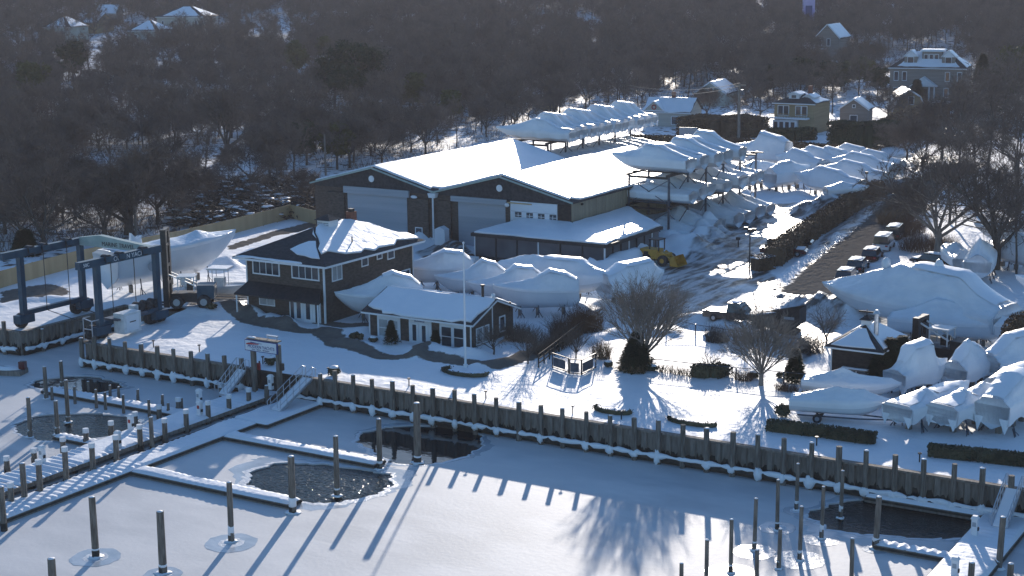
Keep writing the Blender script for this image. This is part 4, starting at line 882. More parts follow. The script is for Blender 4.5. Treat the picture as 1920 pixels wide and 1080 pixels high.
yb2('high wrapped boat at the right end of the row, behind the gable lamp',(1008,590),216,8.0,3.1,1.9,[(0,1.0,.7),(.15,1.6,.7),(.35,1.9,.5),(.6,.9,.2),(1,.1,0)],.7,5)
yb2('longest wrapped boat lying across in front of the screened shed',(1040,552),352,14.5,4.0,1.9,[(0,.5,.1),(.18,1.3,.1),(.3,1.6,.05),(.5,1.5,.5),(.72,1.5,.55),(.76,1.0,.4),(1,.2,0)],.4,6,.8)
yb2('wrapped boat with glaring sunlit top behind the fan-shaped tree',(1185,562),60,7.0,3.2,1.7,[(0,.9,.6),(.3,1.8,.75),(.75,1.8,.7),(.85,1.0,.4),(1,.2,0)],.4,7,.9)
# big motor yacht on the right
def yx(t,keel,st,xo):
    MB().blob((-2.2,0,keel+5.6),(.5,.5,.8),8,6,.1).obj('mast_hump','wrap',t,True);MB().blob((3.4,.0,keel+5.3),(.5,.4,.6),8,6,.1).obj('mast_hump','wrap',t,True)
m=G(1733,618)
t=boat('very large wrapped motor yacht filling the right side, bow toward the road',(-42.9,142.6,0),R_(166),18.6,6.2,2.3,[(0,.9,.5),(.1,1.6,.5),(.22,3.3,.45),(.45,3.5,.4),(.60,3.4,.2),(.72,2.3,.05),(.9,.9,0),(1,.05,0)],.55,.35,.12,True,None,91,dull=False,n_=34,wr=.03,extra=yx)
boat('wrapped boat lying low in front of the very large yacht',(-38.2,139.0,0),R_(4),11.5,3.6,1.6,[(0,.3,.1),(.35,2.0,.15),(.55,1.6,.1),(.8,.7,0),(1,.05,0)],.5,.25,.25,True,None,92,wr=.03)
boat('wrapped yacht stern behind the very large one at the right picture edge',(-27.5,152.,0),R_(175),16,4.4,2.6,[(0,.6,.5),(.2,1.8,.5),(.5,2.2,.4),(.8,.8,.1),(1,.05,0)],.8,.3,.25,True,None,93)
boat('wrapped boat with pointed peak behind the forked tree at the right',on(G(1838,520)),R_(100),9,3.2,1.9,[(0,.8,.2),(.2,2.6,.05),(.5,1.6,.3),(1,.1,0)],.6,.9,.2,True,None,94)
boat('wrapped boat with a ragged wing-like flap beyond the very large yacht',on(G(1790,508)),R_(120),8,2.8,1.5,[(0,1.2,.1),(.2,.8,.05),(.5,1.2,.3),(1,.1,0)],.6,.9,.2,True,None,95)
boat('wrapped boat at the right edge behind the second bare tree',on(G(1905,505)),R_(150),9,3.0,1.6,CAB,.6,.9,.2,True,None,96)
boat('snowy wrapped boat on a dark cradle at the far right of the storage field',on(G(1900,470)),R_(170),9,3.0,1.6,FULL,.8,.9,.2,True,None,97)
# small boats, lower right
g_='wrapped boats close to the bulkhead at lower right'
def tr(L,B): return lambda t,keel,st,xo: trailer(t,keel,L,B)
boat('low wrapped runabout on a trailer nearest the bulkhead hedge',on(G(1570,788)),R_(14),7.0,2.5,1.15,[(0,.2,.2),(.3,.7,.1),(.45,1.0,.05),(.75,.8,.05),(1,.05,0)],.5,.6,.25,False,g_,31,extra=tr(7,2.5),wr=.03)
boat('low wrapped runabout on a trailer behind the first, by the hut',on(G(1592,752)),R_(6),7.2,2.4,1.1,[(0,.2,.2),(.2,.5,.1),(.42,1.15,.02),(.6,.6,.05),(.9,.4,.05),(1,.05,0)],.5,.6,.25,False,g_,32,extra=tr(7.2,2.4),wr=.03)
def lr(label,ctr,rzd,L,B,H,prof,k=.55,seed=0,**kw):
    return boat(label,on(G(*ctr)),R_(rzd),L,B,H,prof,k,.9,.1,True,g_,seed,**kw)
lr('tall wrapped cuddy boat with smooth dome top right of the hut',(1722,735),64,5.6,2.6,1.5,[(0,.3,.3),(.12,.9,.3),(.26,2.1,.6),(.62,2.3,.62),(.72,1.0,.3),(.85,.5,.2),(1,.3,0)],.5,41,skirt=.2)
lr('wrapped boat with sharp tent peak between the dome-topped boat and the edge',(1822,722),75,5.8,2.6,1.5,[(0,.6,.4),(.2,1.4,.5),(.35,2.3,.2),(.6,1.3,.4),(.8,.6,.2),(1,.2,0)],.5,42,skirt=.2)
lr('glossy wrapped boat left of three in the front row, frame open at its stern',(1745,790),72,8.6,2.9,1.2,[(0,.25,.75),(.18,.35,.7),(.28,.55,.4),(.40,.9,.15),(.5,.4,.5),(.75,.5,.6),(1,.3,.2)],.75,43,skirt=.45)
lr('glossy wrapped boat in the middle of the front row with two peaks',(1828,795),72,8.8,2.9,1.3,[(0,.3,.75),(.16,.4,.7),(.3,1.1,.2),(.42,.4,.5),(.6,1.1,.15),(.72,.5,.5),(1,.3,.3)],.75,44,skirt=.5)
lr('high wrapped boat cut by the right edge in the front row',(1898,800),80,7.4,2.9,1.8,[(0,.6,.6),(.2,1.2,.6),(.4,1.8,.65),(.65,1.7,.6),(.8,.8,.3),(1,.2,.1)],.6,45,skirt=.4)
lr('wrapped boat behind the front row at the right edge, low folded top',(1912,755),70,6.5,2.8,1.5,[(0,.4,.6),(.3,.9,.6),(.7,1.0,.5),(1,.2,.1)],.6,46)
lr('wrapped boat with flat deckhouse top at the right edge by the round bush',(1912,712),60,7.5,3.0,1.6,[(0,.5,.5),(.3,1.9,.5),(.6,2.0,.5),(.75,.9,.2),(1,.2,.1)],.6,47)
# large yacht behind the hoist
def lx(t,keel,st,xo):
    MB().blob((-3.6,.5,keel+4.3),(.45,.45,.8),8,6,.1).obj('radar_hump','wrap',t,True);mb=MB();mb.add([(-5.2,-.2,keel+3.6),(-4.0,-.2,keel+3.6),(-3.6,-.2,keel+5.2),(-4.2,-.2,keel+4.8),(-4.9,-.2,keel+5.6),(-5.2,.2,keel+3.6),(-4.0,.2,keel+3.6),(-3.6,.2,keel+5.2),(-4.2,.2,keel+4.8),(-4.9,.2,keel+5.6)],[(0,1,2,3,4),(9,8,7,6,5),(0,5,6,1),(1,6,7,2),(2,7,8,3),(3,8,9,4),(4,9,5,0)]);mb.obj('ragged_flap','wrap',t)
    MB().blob((-6,0.3,keel+4.2),(.5,.5,.7),8,6,.1).obj('radar_hump','wrap',t,True)
    MB().tube([(-4.2,-2.62,keel+2.2),(-4.2,-2.75,keel+2.2)],.55,16).obj('vent_patch','grey_door',t)
boat('large wrapped yacht hull with snow peaks standing behind the blue hoist',(-120.2,125.3,0),R_(80),16.4,5.0,3.7,[(0,.5,.6),(.12,.7,.5),(.3,.5,.3),(.45,.7,.1),(.55,.4,.3),(.72,1.0,.02),(.82,.3,.2),(1,.1,.1)],.8,.15,.10,True,None,99,extra=lx,n_=34,wr=.04)
# ---------------- docks ----------------
def snowslab(x0,y0,x1,y1,z,th,st=.16,rip=0,seed=0,hole=.0):
    nx=max(3,int((x1-x0)/st));ny=max(3,int((y1-y0)/st));xs=np.linspace(x0,x1,nx+1);ys=np.linspace(y0,y1,ny+1);A,B=np.meshgrid(xs,ys)
    e=np.minimum(np.minimum(A-x0,x1-A),np.minimum(B-y0,y1-B));k=smn(0,.32,e)
    h=th*(.45+.55*np.sqrt(k))*(.75+.5*vnoise(A,B,1.7,seed))
    if rip:
        lg=B if (y1-y0)>(x1-x0) else A
        h=h-1.6*rip*(.5+.5*np.sin(lg*2*math.pi/.62))*smn(.3,.5,vnoise(A,B,2.1,seed+5))
    h=np.where(e<.01,-.03,h)
    a=np.arange(nx*ny);r=a//nx;c=a%nx;q=r*(nx+1)+c
    mb=MB();mb.add(np.stack([A.ravel(),B.ravel(),(z+h).ravel()],1).tolist(),np.stack([q,q+1,q+nx+2,q+nx+1],1).tolist());return mb
def dock(label,x0,y0,x1,y1,top=-1.95,th=.2,rip=0,cat='dock',kind='floating_dock',h=.38,grp=None,seed=1,float_=True):
    t=thing(kind,label,cat,(x0,y0,0),0,grp);w_,d_=x1-x0,y1-y0
    MB().box(0,0,top-h,w_,d_,top).obj('deck','old_wood',t)
    if float_:
        mb=MB();mb.box(-.04,-.04,top-h*.55,w_+.04,d_+.04,top-.06);mb.obj('rub_rail','dark_wood',t)
    snowslab(.02,.02,w_-.02,d_-.02,top,th,.16,rip,seed).obj('snow_cover','pillow_snow',t,True);return t
P_='snowy docks'
t=dock('long fixed pier with white-capped posts running from the sign toward the lower left',-88.5,44,-85.15,101.1,-1.72,.16,.09,'pier','pier',.3,P_,3,False)
mb=MB()
for i in range(15): mb.box(.1,2+i*4-.1,-2.9,3.25,2+i*4+.1,-2.02)
mb.obj('cross_beam','dark_wood',t)
dock('long floating dock right of the pier, running to the bulkhead',-83.9,46,-81.35,93.6,-1.97,.22,.05,seed=5,grp=P_)
dock('wider inner end of the floating dock under the middle gangway',-83.9,93.62,-80.3,100.7,-1.97,.22,0,seed=6,grp=P_)
dock('finger dock nearest the camera, left of the churning open water',-81.32,79.5,-66.6,80.9,-1.97,.2,.03,seed=7,grp=P_)
dock('finger dock just behind the churning open water',-81.32,89.5,-66.7,90.9,-1.97,.2,.03,seed=8,grp=P_)
dock('narrow dock with a row of thin posts, left of the pier',-104.6,92.3,-88.6,93.7,-2.0,.2,.05,seed=9,grp=P_)
dock('stub dock beside the dark open water left of the pier',-93.1,83.0,-88.6,84.1,-2.0,.2,.05,seed=10,grp=P_)
dock('stub dock at the left picture edge below the capped posts',-94.6,73.6,-88.6,74.7,-2.0,.2,.05,seed=11,grp=P_)
a=G(1622,930,-1.95);b=G(1838,968,-1.95)
dock('dock along the bulkhead above the right open water',a.x,a.y-.1,b.x,a.y+1.5,-1.97,.2,0,seed=12,grp=P_)
c=G(1648,1012,-1.95);d=G(1790,1045,-1.95)
dock('short finger dock below the right open water',c.x,c.y-1.0,d.x+.3,c.y+.1,-1.97,.2,.08,seed=13,grp=P_)
dock('broad dock at the foot of the right gangway',b.x+.02,78,b.x+3.2,100.9,-1.97,.26,.03,seed=14,grp=P_)
RD=b.x
# ---------------- piles ----------------
def pilething(label,x,y,z1,r,lean=(0,0),cap=False,grp=None,frost=True,name='mooring_pile',z0=-3.,lo=WATER):
    t=thing(name,label,'pile',(x,y,0),0,grp);mb=MB();pile(mb,0,0,z0,z1,r,lean);mb.obj('post','pile_wood',t)
    mb=MB();mb.tube([(0,0,lo-.1),(0,0,lo+.55)],[r*1.12,r*1.08],10);mb.obj('wet_band','dark_wood',t)
    if frost:
        fr_=random.random();mb=MB();q=lo+.5;f_=((z1-q)*(.04+.26*fr_**2)) ;mb.tube([(lean[0]*.1,lean[1]*.1,q),(lean[0]*.3,lean[1]*.3,q+f_*.5),(lean[0]*.45,lean[1]*.45,q+f_)],[r*1.11,r*1.08,r*.9],10);mb.obj('frost','pillow_snow',t,True)
        MB().blob((0,0,lo+.02),(r*2.1,r*2.1,.10),10,6,.3,True).obj('ice_collar','pillow_snow',t,True)
    if cap: MB().tube([(lean[0],lean[1],z1-.28),(lean[0],lean[1],z1+.06)],[r*1.15,r*1.1],10).obj('white_cap','trim',t)
    else: MB().blob((lean[0],lean[1],z1),(r*.9,r*.9,.05),8,4,.1,True).obj('snow_cap','pillow_snow',t,True)
    return t
def pp(label,top,base,r,grp=None,**k):
    b=G(base[0],base[1],WATER);h=WATER+HT(b,top[1]);
    # lean: world x shift so that the head shows where it does
    tx=P(b.x,b.y,h)[0];pxm=FOC/(b-Vector((0,0,Hc))).length;dx=(top[0]-tx)/pxm
    dx=max(-.45,min(.45,dx));return pilething(label,b.x,b.y,h,r,(dx*.85,dx*-.5),grp=grp,**k)
# capped posts of the pier
g_='capped posts along the pier'
near=[((2,912),(8,995),0),((22,905),(22,952),1),((43,868),(47,945),0),((75,862),(76,932),1),((124,838),(125,910),1),((174,831),(175,892),1),((219,816),(219,872),1),((262,797),(264,845),1),((310,785),(310,830),1),((350,768),(350,812),1),((391,752),(391,795),1),((430,740),(430,780),1),((467,728),(467,765),1),((502,722),(500,757),0)]
far=[((13,856),(14,887),1),((65,841),(65,871),1),((119,820),(119,852),1),((162,804),(162,835),1),((209,790),(209,817),1),((254,773),(254,799),1),((299,760),(299,786),1),((335,746),(335,775),1),((416,720),(416,745),1),((452,706),(452,732),1)]
wn=['first','second','third','fourth','fifth','sixth','seventh','eighth','ninth','tenth','eleventh','twelfth','thirteenth','fourteenth']
for i,(a,b,c_) in enumerate(near): pp('%s post from the left along the near side of the pier%s'%(wn[i],', white cap' if c_ else ', bare top'),a,b,.21,g_,cap=bool(c_),frost=False)
for i,(a,b,c_) in enumerate(far): pp('%s white-capped post from the left along the far side of the pier'%wn[i],a,b,.21,g_,cap=True,frost=False)
pp('taller brown pile leaning by the near side of the pier',(283,782),(286,848),.17,g_,frost=False)
g_='thin posts beside the narrow dock'
thin=[((57,744),(57,820)),((106,751),(108,815)),((125,712),(128,792)),((85,687),(87,748)),((115,677),(117,726)),((140,725),(141,757)),((98,725),(98,750)),((166,715),(166,738)),((181,730),(181,765)),((198,735),(198,768)),((207,722),(207,745)),((223,725),(223,747)),((232,740),(232,775)),((259,730),(259,752)),((280,749),(280,782)),((305,740),(305,762)),((316,755),(316,779)),((341,746),(341,769))]
desc=['tall pile at the left end of the dark open pool left of the pier','second tall pile standing in the dark pool left of the pier','third and tallest pile rising from the dark pool left of the pier','dark-footed pile at the left tip of the narrow dock','pile behind the left tip of the narrow dock near the bulkhead corner']
for i,(a,b) in enumerate(thin):
    pp(desc[i] if i<5 else '%s thin post from the left beside the narrow dock'%wn[i-5],a,b,.17 if i<5 else .12,g_,frost=i<5)
g_='single mooring piles in the ice'
big=[('pile at the tip of the finger dock behind the churning water',(711,785),(712,880),.2),('thick pile standing in the calm reflecting pool by the bulkhead',(782,755),(783,868),.27),('pile rising from the churning water right of its bubbling centre',(631,817),(632,930),.19),('pile at the tip of the nearest finger dock',(547,855),(549,962),.24),
('pile in a pale refrozen ring below the nearest finger dock',(432,903),(434,1016),.19),('leaning frosted pile left of centre in the lower left ice',(172,932),(180,1045),.22),('frosted pile right of the leaning one in the lower left ice',(302,958),(306,1075),.24),('pile head cut off by the bottom edge at lower left',(99,1046),(101,1125),.24)]
for l,a,b,r in big: pp(l,a,b,r,g_)
rt=[((1497,869),(1493,957)),((1581,882),(1576,972)),((1545,912),(1540,1010)),((1459,900),(1457,995)),((1419,934),(1414,1032)),((1504,949),(1499,1051)),((1372,974),(1370,1075)),((1464,991),(1460,1067)),((1420,1031),(1418,1115)),((1598,1010),(1596,1110)),((1650,930),(1641,1028)),((1326,1012),(1324,1110)),((1278,1056),(1277,1140)),((1882,968),(1872,1066)),((1823,1054),(1817,1130)),((1896,1056),(1890,1130))]
dl=['pile nearest the bulkhead left of the right open water','pile standing in the right open water under the bulkhead','pile at the left edge of the right open water','pile with a ring of broken ice left of the right open water','pile in a round refrozen ring, second ring from the left','pile with the widest broken ice ring at lower right','pile in the ring cut by the bottom edge, lower right','thin short pile between two ringed piles','short pile head below the second ring','dark bare pile right of the widest ring, cut by the bottom edge','thick pile at the left tip of the short finger dock','pile head left of all the ringed ones at the bottom edge','lowest leftmost pile head of the lower right group','tall pile on the near side of the broad right dock','pile head in front of the broad right dock at the bottom edge','pile head at the bottom right corner']
for i,((a,b),l) in enumerate(zip(rt,dl)): pp(l,a,b,.13 if i<13 and i!=10 else .19,g_)
for px,r in (((434,1018),1.7),((1457,990),1.2),((1414,1035),1.35),((1499,1050),1.6),((1370,1075),1.6),((1540,1012),1.2),((180,1045),1.6),((306,1077),1.2),((1641,1030),.8),((1493,958),.9)): halo(G(px[0],px[1],WATER),r,px[0])
# ---------------- gangways ----------------
def gang(label,b0,b1,t0,t1,zb,zt,stairs=False,grp='aluminium gangways'):
    B0=G(b0[0],b0[1],zb);B1=G(b1[0],b1[1],zb);T0=G(t0[0],t0[1],zt);T1=G(t1[0],t1[1],zt);w_=(B1-B0).length
    c=(B0+B1)/2;d=((T0+T1)/2-c);d2=Vector((d.x,d.y,0)).normalized();s=Vector((d2.y,-d2.x,0))*max(.5,min(w_,1.4)/2)
    t=thing('gangway',label,'gangway',c,0,grp);e=d
    MB().slab([-s,s,s+e,-s+e],.18).obj('ramp','aluminium',t)
    Z1=V3(0,0,.02);MB().slab([-s*.9+Z1,s*.9+Z1,s*.9+e+Z1,-s*.9+e+Z1],.01);
    mb=MB();mb.slab([-s*.85+V3(0,0,.07),s*.85+V3(0,0,.07),s*.85+e*.99+V3(0,0,.07),-s*.85+e*.99+V3(0,0,.07)],.06);mb.obj('snow_cover','pillow_snow',t)
    for sg in (-1,1):
        mb=MB();q=s*sg;up=V3(0,0,1.0)
        mb.tube([q-d2*.35+V3(0,0,.35),q-d2*.4+V3(0,0,.8),q+up,q+e+up,q+e+d2*.4+V3(0,0,.85),q+e+d2*.4+V3(0,0,.2)],.035,6);mb.tube([q+V3(0,0,.5),q+e+V3(0,0,.5)],.03,6)
        for k in range(6): mb.tube([q+e*(k/5),q+e*(k/5)+up],.03,6)
        mb.obj('handrail','aluminium',t)
    return t
gang('middle gangway from the bulkhead end down to the floating dock, right of the sign',(507,768),(527,771),(567,707),(586,711),-1.72,.1)
gang('left gangway with several rails behind the pier at the end of the short bulkhead',(408,738),(428,741),(445,692),(460,695),-1.6,.1)
gang('right gangway with silver handrails at the right picture edge',(1860,985),(1888,992),(1885,915),(1915,920),-1.7,.1)
# ---------------- sign ----------------
sb=G(480,702,-.2);se=G(537,706,-.2);t=thing('yacht_sign','white sign reading MODERN YACHTS on two square timber posts above the docks','sign',(sb.x,100.2,0))
Ws=se.x-sb.x
for x_ in (0,Ws): MB().box(x_-.19,-.16,-2.6,x_+.19,.16,HT(Vector((sb.x,100.2,0)),640)).obj('post','pile_wood',t)
z1=AY(470,636,100.).z;z0=AY(470,657,100.).z
MB().box(-.62,-.34,z0,Ws+.14,-.17,z1).obj('frame','ink_blue',t)
MB().box(-.55,-.37,z0+.07,Ws+.07,-.345,z1-.07).obj('panel','sign_white',t)
MB().box(-.5,-.25,z1+.003,Ws+.1,.35,z1+.10).obj('top_board','old_wood',t);MB().blob((-.1,0,z1+.1),(.45,.2,.1),8,4,.1,True).obj('snow_cap','pillow_snow',t,True)
cx_=(Ws-.48)/2;hz=z1-z0
text('MODERN YACHTS',.38,'ink_blue',t,(cx_+.05,-.375,z0+hz*.43),(math.pi/2,0,0),xs=.93)
text('SALES  -  SERVICE  -  BROKERAGE',.13,'ink_blue',t,(cx_,-.375,z0+hz*.19),(math.pi/2,0,0))
mb=MB();mb.add([(-.45,-.378,z0+hz*.55),(1.0,-.378,z0+hz*.66),(.9,-.378,z0+hz*.72),(-.1,-.378,z0+hz*.75),(-.4,-.378,z0+hz*.66)],[(0,1,2,3,4)]);mb.obj('boat_emblem','ink_red',t)
mb=MB();mb.add([(0,-.38,z0+hz*.76),(1.3,-.38,z0+hz*.74),(1.3,-.38,z0+hz*.77),(.1,-.38,z0+hz*.84)],[(0,1,2,3)]);mb.obj('emblem_line','ink_blue',t)
mb=MB();mb.box(1.4,.1,z1+.35,2.6,.3,z1+.47);mb.beam((1.5,.2,z1+.1),(1.5,.2,z1+.4),.05);mb.beam((2.5,.2,z1+.1),(2.5,.2,z1+.4),.05);mb.obj('sign_lamp','aluminium',t)
MB().box(Ws+.23,-.15,1.0-.4,Ws+.5,.1,1.6-.4).obj('meter_box','dark_metal',t)
v=G(487,696,0);t=thing('life_ring_post','red life ring box on a short post beside the left sign leg','life ring',(v.x,v.y,0));MB().box(-.05,-.05,-1,.05,.05,.9).obj('post','dark_metal',t);MB().cbox((0,-.12,.45),(.36,.14,.6)).obj('ring_box','red',t)
# ---------------- pedestals, lawn lights, planters ----------------
g_='white power pedestals on the docks'
def pedestal(label,px,z,h=1.1):
    v=G(px[0],px[1],z);t=thing('power_pedestal',label,'power pedestal',v,0,g_);MB().cbox((0,0,h/2),(.38,.34,h)).obj('body','trim',t);MB().cbox((0,0,h+.09),(.5,.46,.18),taper=.6).obj('lamp_cap','trim',t)
    MB().box(-.12,-.19,h*.55,.12,-.175,h*.8).obj('socket_plate','red' if px[0] in(246,375) else 'grey_door',t);MB().box(.19,-.1,h*.3,.26,.1,h*.5).obj('hose_hook','dark_metal',t)
for l,px,z in (('power pedestal at the far side of the pier by the narrow dock',(374,757),-1.6),('power pedestal directly in front of the farthest one',(375,779),-1.6),('power pedestal with red plate beside the dark pool',(246,806),-1.6),('power pedestal halfway along the pier, near side',(222,838),-1.6),('power pedestal nearest the left edge of the pier',(80,866),-1.6),('power pedestal on the broad right dock by the open water',(1827,1003),-1.75),('power pedestal at the lower left corner of the broad right dock',(1790,1082),-1.75),('power pedestal at the foot of the sign on the snowy landing',(508,730),-1.0)): pedestal(l,px,z)
g_='small lawn lights along the bulkhead'
for l,px in (('lawn light left of the hoist shadow on the sunlit lawn',(288,652)),('lawn light on the shaded lawn left of the sign',(374,661)),('lawn light beside the round shrub near the first piling',(616,703)),('lawn light behind the sixth piling of the long bulkhead',(767,725)),('lawn light in the sun below the curved flower bed',(911,748)),('lawn light behind the bulkhead under the fan-shaped tree shadow',(1074,775)),('lawn light at the edge of the first oval bed',(1165,786)),('lawn light in front of the left clipped hedge',(1531,836)),('lawn light between the two clipped hedges',(1724,866)),('lawn light beside the left sign leg',(493,682))):
    v=on(G(*px));t=thing('lawn_light',l,'garden light',v,0,g_);MB().tube([(0,0,-.1),(0,0,.62)],.05,8).obj('stem','dark_metal',t);MB().tube([(0,0,.6),(0,0,.68)],[.15,.13],10).obj('hood','dark_metal',t)
# leafy fuzz
def fuzz(mb,pts,n,size,seed=0):
    """scatter small leaf faces; pts() gives a point"""
    rr=random.Random(seed)
    for _ in range(n):
        p=pts(rr);a=Vector((rr.gauss(0,1),rr.gauss(0,1),rr.gauss(0,1))).normalized();b=a.orthogonal().normalized();s=size*rr.uniform(.6,1.3);k=len(mb.v)
        mb.v+=[tuple(p+a*s),tuple(p-a*s*.5+b*s*.5),tuple(p-a*s*.5-b*s*.5)];mb.f.append((k,k+1,k+2));mb.m.append(mb.cur)
def ballpt(c,r):
    def f(rr):
        while 1:
            v=Vector((rr.uniform(-1,1),rr.uniform(-1,1),rr.uniform(-1,1)))
            if .35<v.length<1: break
        return Vector((c[0]+v.x*r[0],c[1]+v.y*r[1],c[2]+v.z*r[2]))
    return f
def shrub(label,px,r,m='hedge_green',snow=True,grp='round shrubs in the snow',n=260,name='shrub'):
    v=on(G(*px));t=thing(name,label,'shrub',v,0,grp);mb=MB();mb.blob((0,0,r[2]*.55),(r[0]*.8,r[1]*.8,r[2]*.5),10,6,.12);fuzz(mb,ballpt((0,0,r[2]*.55),(r[0],r[1],r[2]*.6)),n,.09+.05*r[0],px[0]);mb.obj('foliage',m,t)
    if snow: MB().blob((0,0,r[2]*.98),(r[0]*.75,r[1]*.75,.16),10,6,.15,True).obj('snow_cap','pillow_snow',t,True)
    return t
shrub('round shrub with snow cap between the sign posts',(507,684),(.55,.55,.7));shrub('round shrub with snow cap behind the second piling head',(627,703),(.55,.55,.7))
shrub('left one of three dark balls by the sales building',(661,637),(.32,.32,.55),snow=False);shrub('middle one of three dark balls by the sales building',(668,634),(.32,.32,.55),snow=False);shrub('right one of three dark balls by the sales building',(676,637),(.32,.32,.55),snow=False)
shrub('low shrub under the left window of the sales building',(700,640),(.5,.4,.4));shrub('small snowy shrub at the foot of the fan-shaped tree',(1222,694),(.7,.5,.4));shrub('dark ball shrub left of the cone-shaped evergreen bush',(1141,688),(.42,.42,.45))
shrub('dark low shrub beside the smaller fan-shaped tree',(1413,708),(.45,.4,.5));shrub('olive shrub in front of the first trailer boat',(1468,782),(.7,.6,.9),'hedge_green',False);shrub('dark shrub behind the first trailer boat stern',(1508,752),(.5,.5,.8),'hedge_green',False);shrub('big round dense bush at the right picture edge',(1912,690),(1.8,1.8,4.2),'hedge_brown',False,n=3500);shrub('dark tyre-like clump on the snow near the walkway corner',(397,588),(.7,.5,.5),'hedge_green',False)
shrub('dark shrub at the chain-link fence end by the hut',(1462,700+8),(.3,.3,.4),'hedge_green',False)
def hedge(label,pts,wd,h,m,grp='clipped hedges',snow=False,n=900,name='hedge',flat=False,leaf=.12):
    q=[on(G(*p)) for p in pts];t=thing(name,label,'hedge',q[0],0,grp);q=[p-q[0] for p in q];mb=MB();tot=sum((b-a).length for a,b in zip(q[:-1],q[1:]));sn=MB()
    for a,b in zip(q[:-1],q[1:]):
        d=b-a;L_=d.length;u=d/L_;s=Vector((u.y,-u.x,0));k=max(2,int(L_/.8));rows=[]
        for i in range(k+1):
            p=a+u*L_*i/k;w_=wd/2*random.uniform(.8,.95);hh=h*random.uniform(.86,.98);e_=.5 if i in (0,k) else 1
            rows+=[p-s*w_*e_,p-s*w_*e_+V3(0,0,hh*.9),p-s*w_*.6*e_+V3(0,0,hh),p+s*w_*.6*e_+V3(0,0,hh),p+s*w_*e_+V3(0,0,hh*.9),p+s*w_*e_]
        mb.add(rows,[(i*6+j,i*6+j+1,i*6+j+7,i*6+j+6) for i in range(k) for j in range(5)]+[(0,1,2,3,4,5),tuple(k*6+j for j in (5,4,3,2,1,0))])
        def pt(rr,a=a,u=u,s=s,L_=L_):
            f=rr.random();p=a+u*L_*rr.random()
            if f<.45: return p+s*(wd/2)*rr.uniform(-1,1)+V3(0,0,h*rr.uniform(.9,1.06))
            return p+s*(wd/2)*rr.choice((-1,1))*rr.uniform(.85,1.05)+V3(0,0,h*rr.uniform(.02,1))
        fuzz(mb,pt,int(n*L_/tot),leaf,int(tot*10))
        if snow: sn.slab([a-s*wd*.4+V3(0,0,h*1.0),a+s*wd*.4+V3(0,0,h*1.0),b+s*wd*.4+V3(0,0,h*1.0),b-s*wd*.4+V3(0,0,h*1.0)],.1)
    mb.obj('foliage',m,t)
    if snow: sn.obj('snow_cover','pillow_snow',t)
    return t
hedge('left clipped hedge in front of the trailer boats',[(1438,806),(1540,818),(1641,832)],1.0,.75,'hedge_green',n=2600)
hedge('right clipped hedge in front of the glossy wrapped boats',[(1740,852),(1830,862),(1935,875)],1.1,.75,'hedge_green',n=2600)
t=hedge('flat-topped box hedge around the small pruned tree',[(1300,702),(1332,707),(1362,700)],1.6,.9,'hedge_green',n=1500)
hedge('long brown beech hedge between the yard and the road',[(1448,500),(1475,478),(1530,440),(1590,402),(1650,368)],2.1,2.3,'hedge_brown',n=9000,leaf=.16)
hedge('short brown hedge beside the parked trucks',[(1412,508),(1446,503)],2.0,1.5,'hedge_brown',n=1500,snow=True)
hedge('long dark hedge closing the yard at the back',[(1180,276),(1320,280),(1480,290),(1645,305)],2.2,2.3,'hedge_brown',n=9000,leaf=.22)
hedge('tall dark hedge in front of the grey garage',[(1560,272),(1620,277),(1672,271)],4.,4.4,'needle',n=7000,leaf=.3)
hedge('dark hedge before the tan balcony house',[(1440,262),(1490,264),(1525,262)],3.,2.2,'needle',n=3000,leaf=.28)
hedge('dark overgrown hedge climbing to the gambrel house',[(1665,268),(1715,245),(1765,232)],5.,4.,'hedge_brown',n=6000,leaf=.3)
hedge('brown thicket between the cream cottage and the balcony house',[(1290,252),(1350,256),(1420,252)],9.,3.6,'hedge_brown',n=12000,leaf=.3)
hedge('ragged evergreen hedge at the yard corner near the road',[(1520,318),(1560,322),(1595,325)],3.,2.2,'needle',n=3000,leaf=.3)
# curved planting beds
def bed(label,px,rx,ry,a0,a1):
    v=on(G(*px));t=thing('planting_bed',label,'flower bed',v,0,'planting beds on the lawn');mb=MB()
    pts=[(rx*math.cos(a0+(a1-a0)*k/24),ry*math.sin(a0+(a1-a0)*k/24),.1+random.uniform(0,.06)) for k in range(25)];mb.tube(pts,.17,7)
    fuzz(mb,lambda rr:Vector(pts[rr.randrange(25)])+Vector((rr.gauss(0,.12),rr.gauss(0,.12),rr.uniform(-.05,.18))),420,.10,px[0]);mb.obj('plants','hedge_green',t)
    MB().blob((0,0,.02),(rx*.93,ry*.9,.18),20,6,.06,True).obj('snow_cover','pillow_snow',t,True)
bed('curved flower bed with dark rim at the foot of the flagpole',(872,700),2.1,1.1,math.pi*.85,math.pi*2.05);bed('oval bed on the sunlit lawn, left of two',(1150,772),1.5,.7,math.pi,math.pi*2);bed('oval bed on the lawn, right of two',(1298,793),1.9,.7,math.pi,math.pi*2)
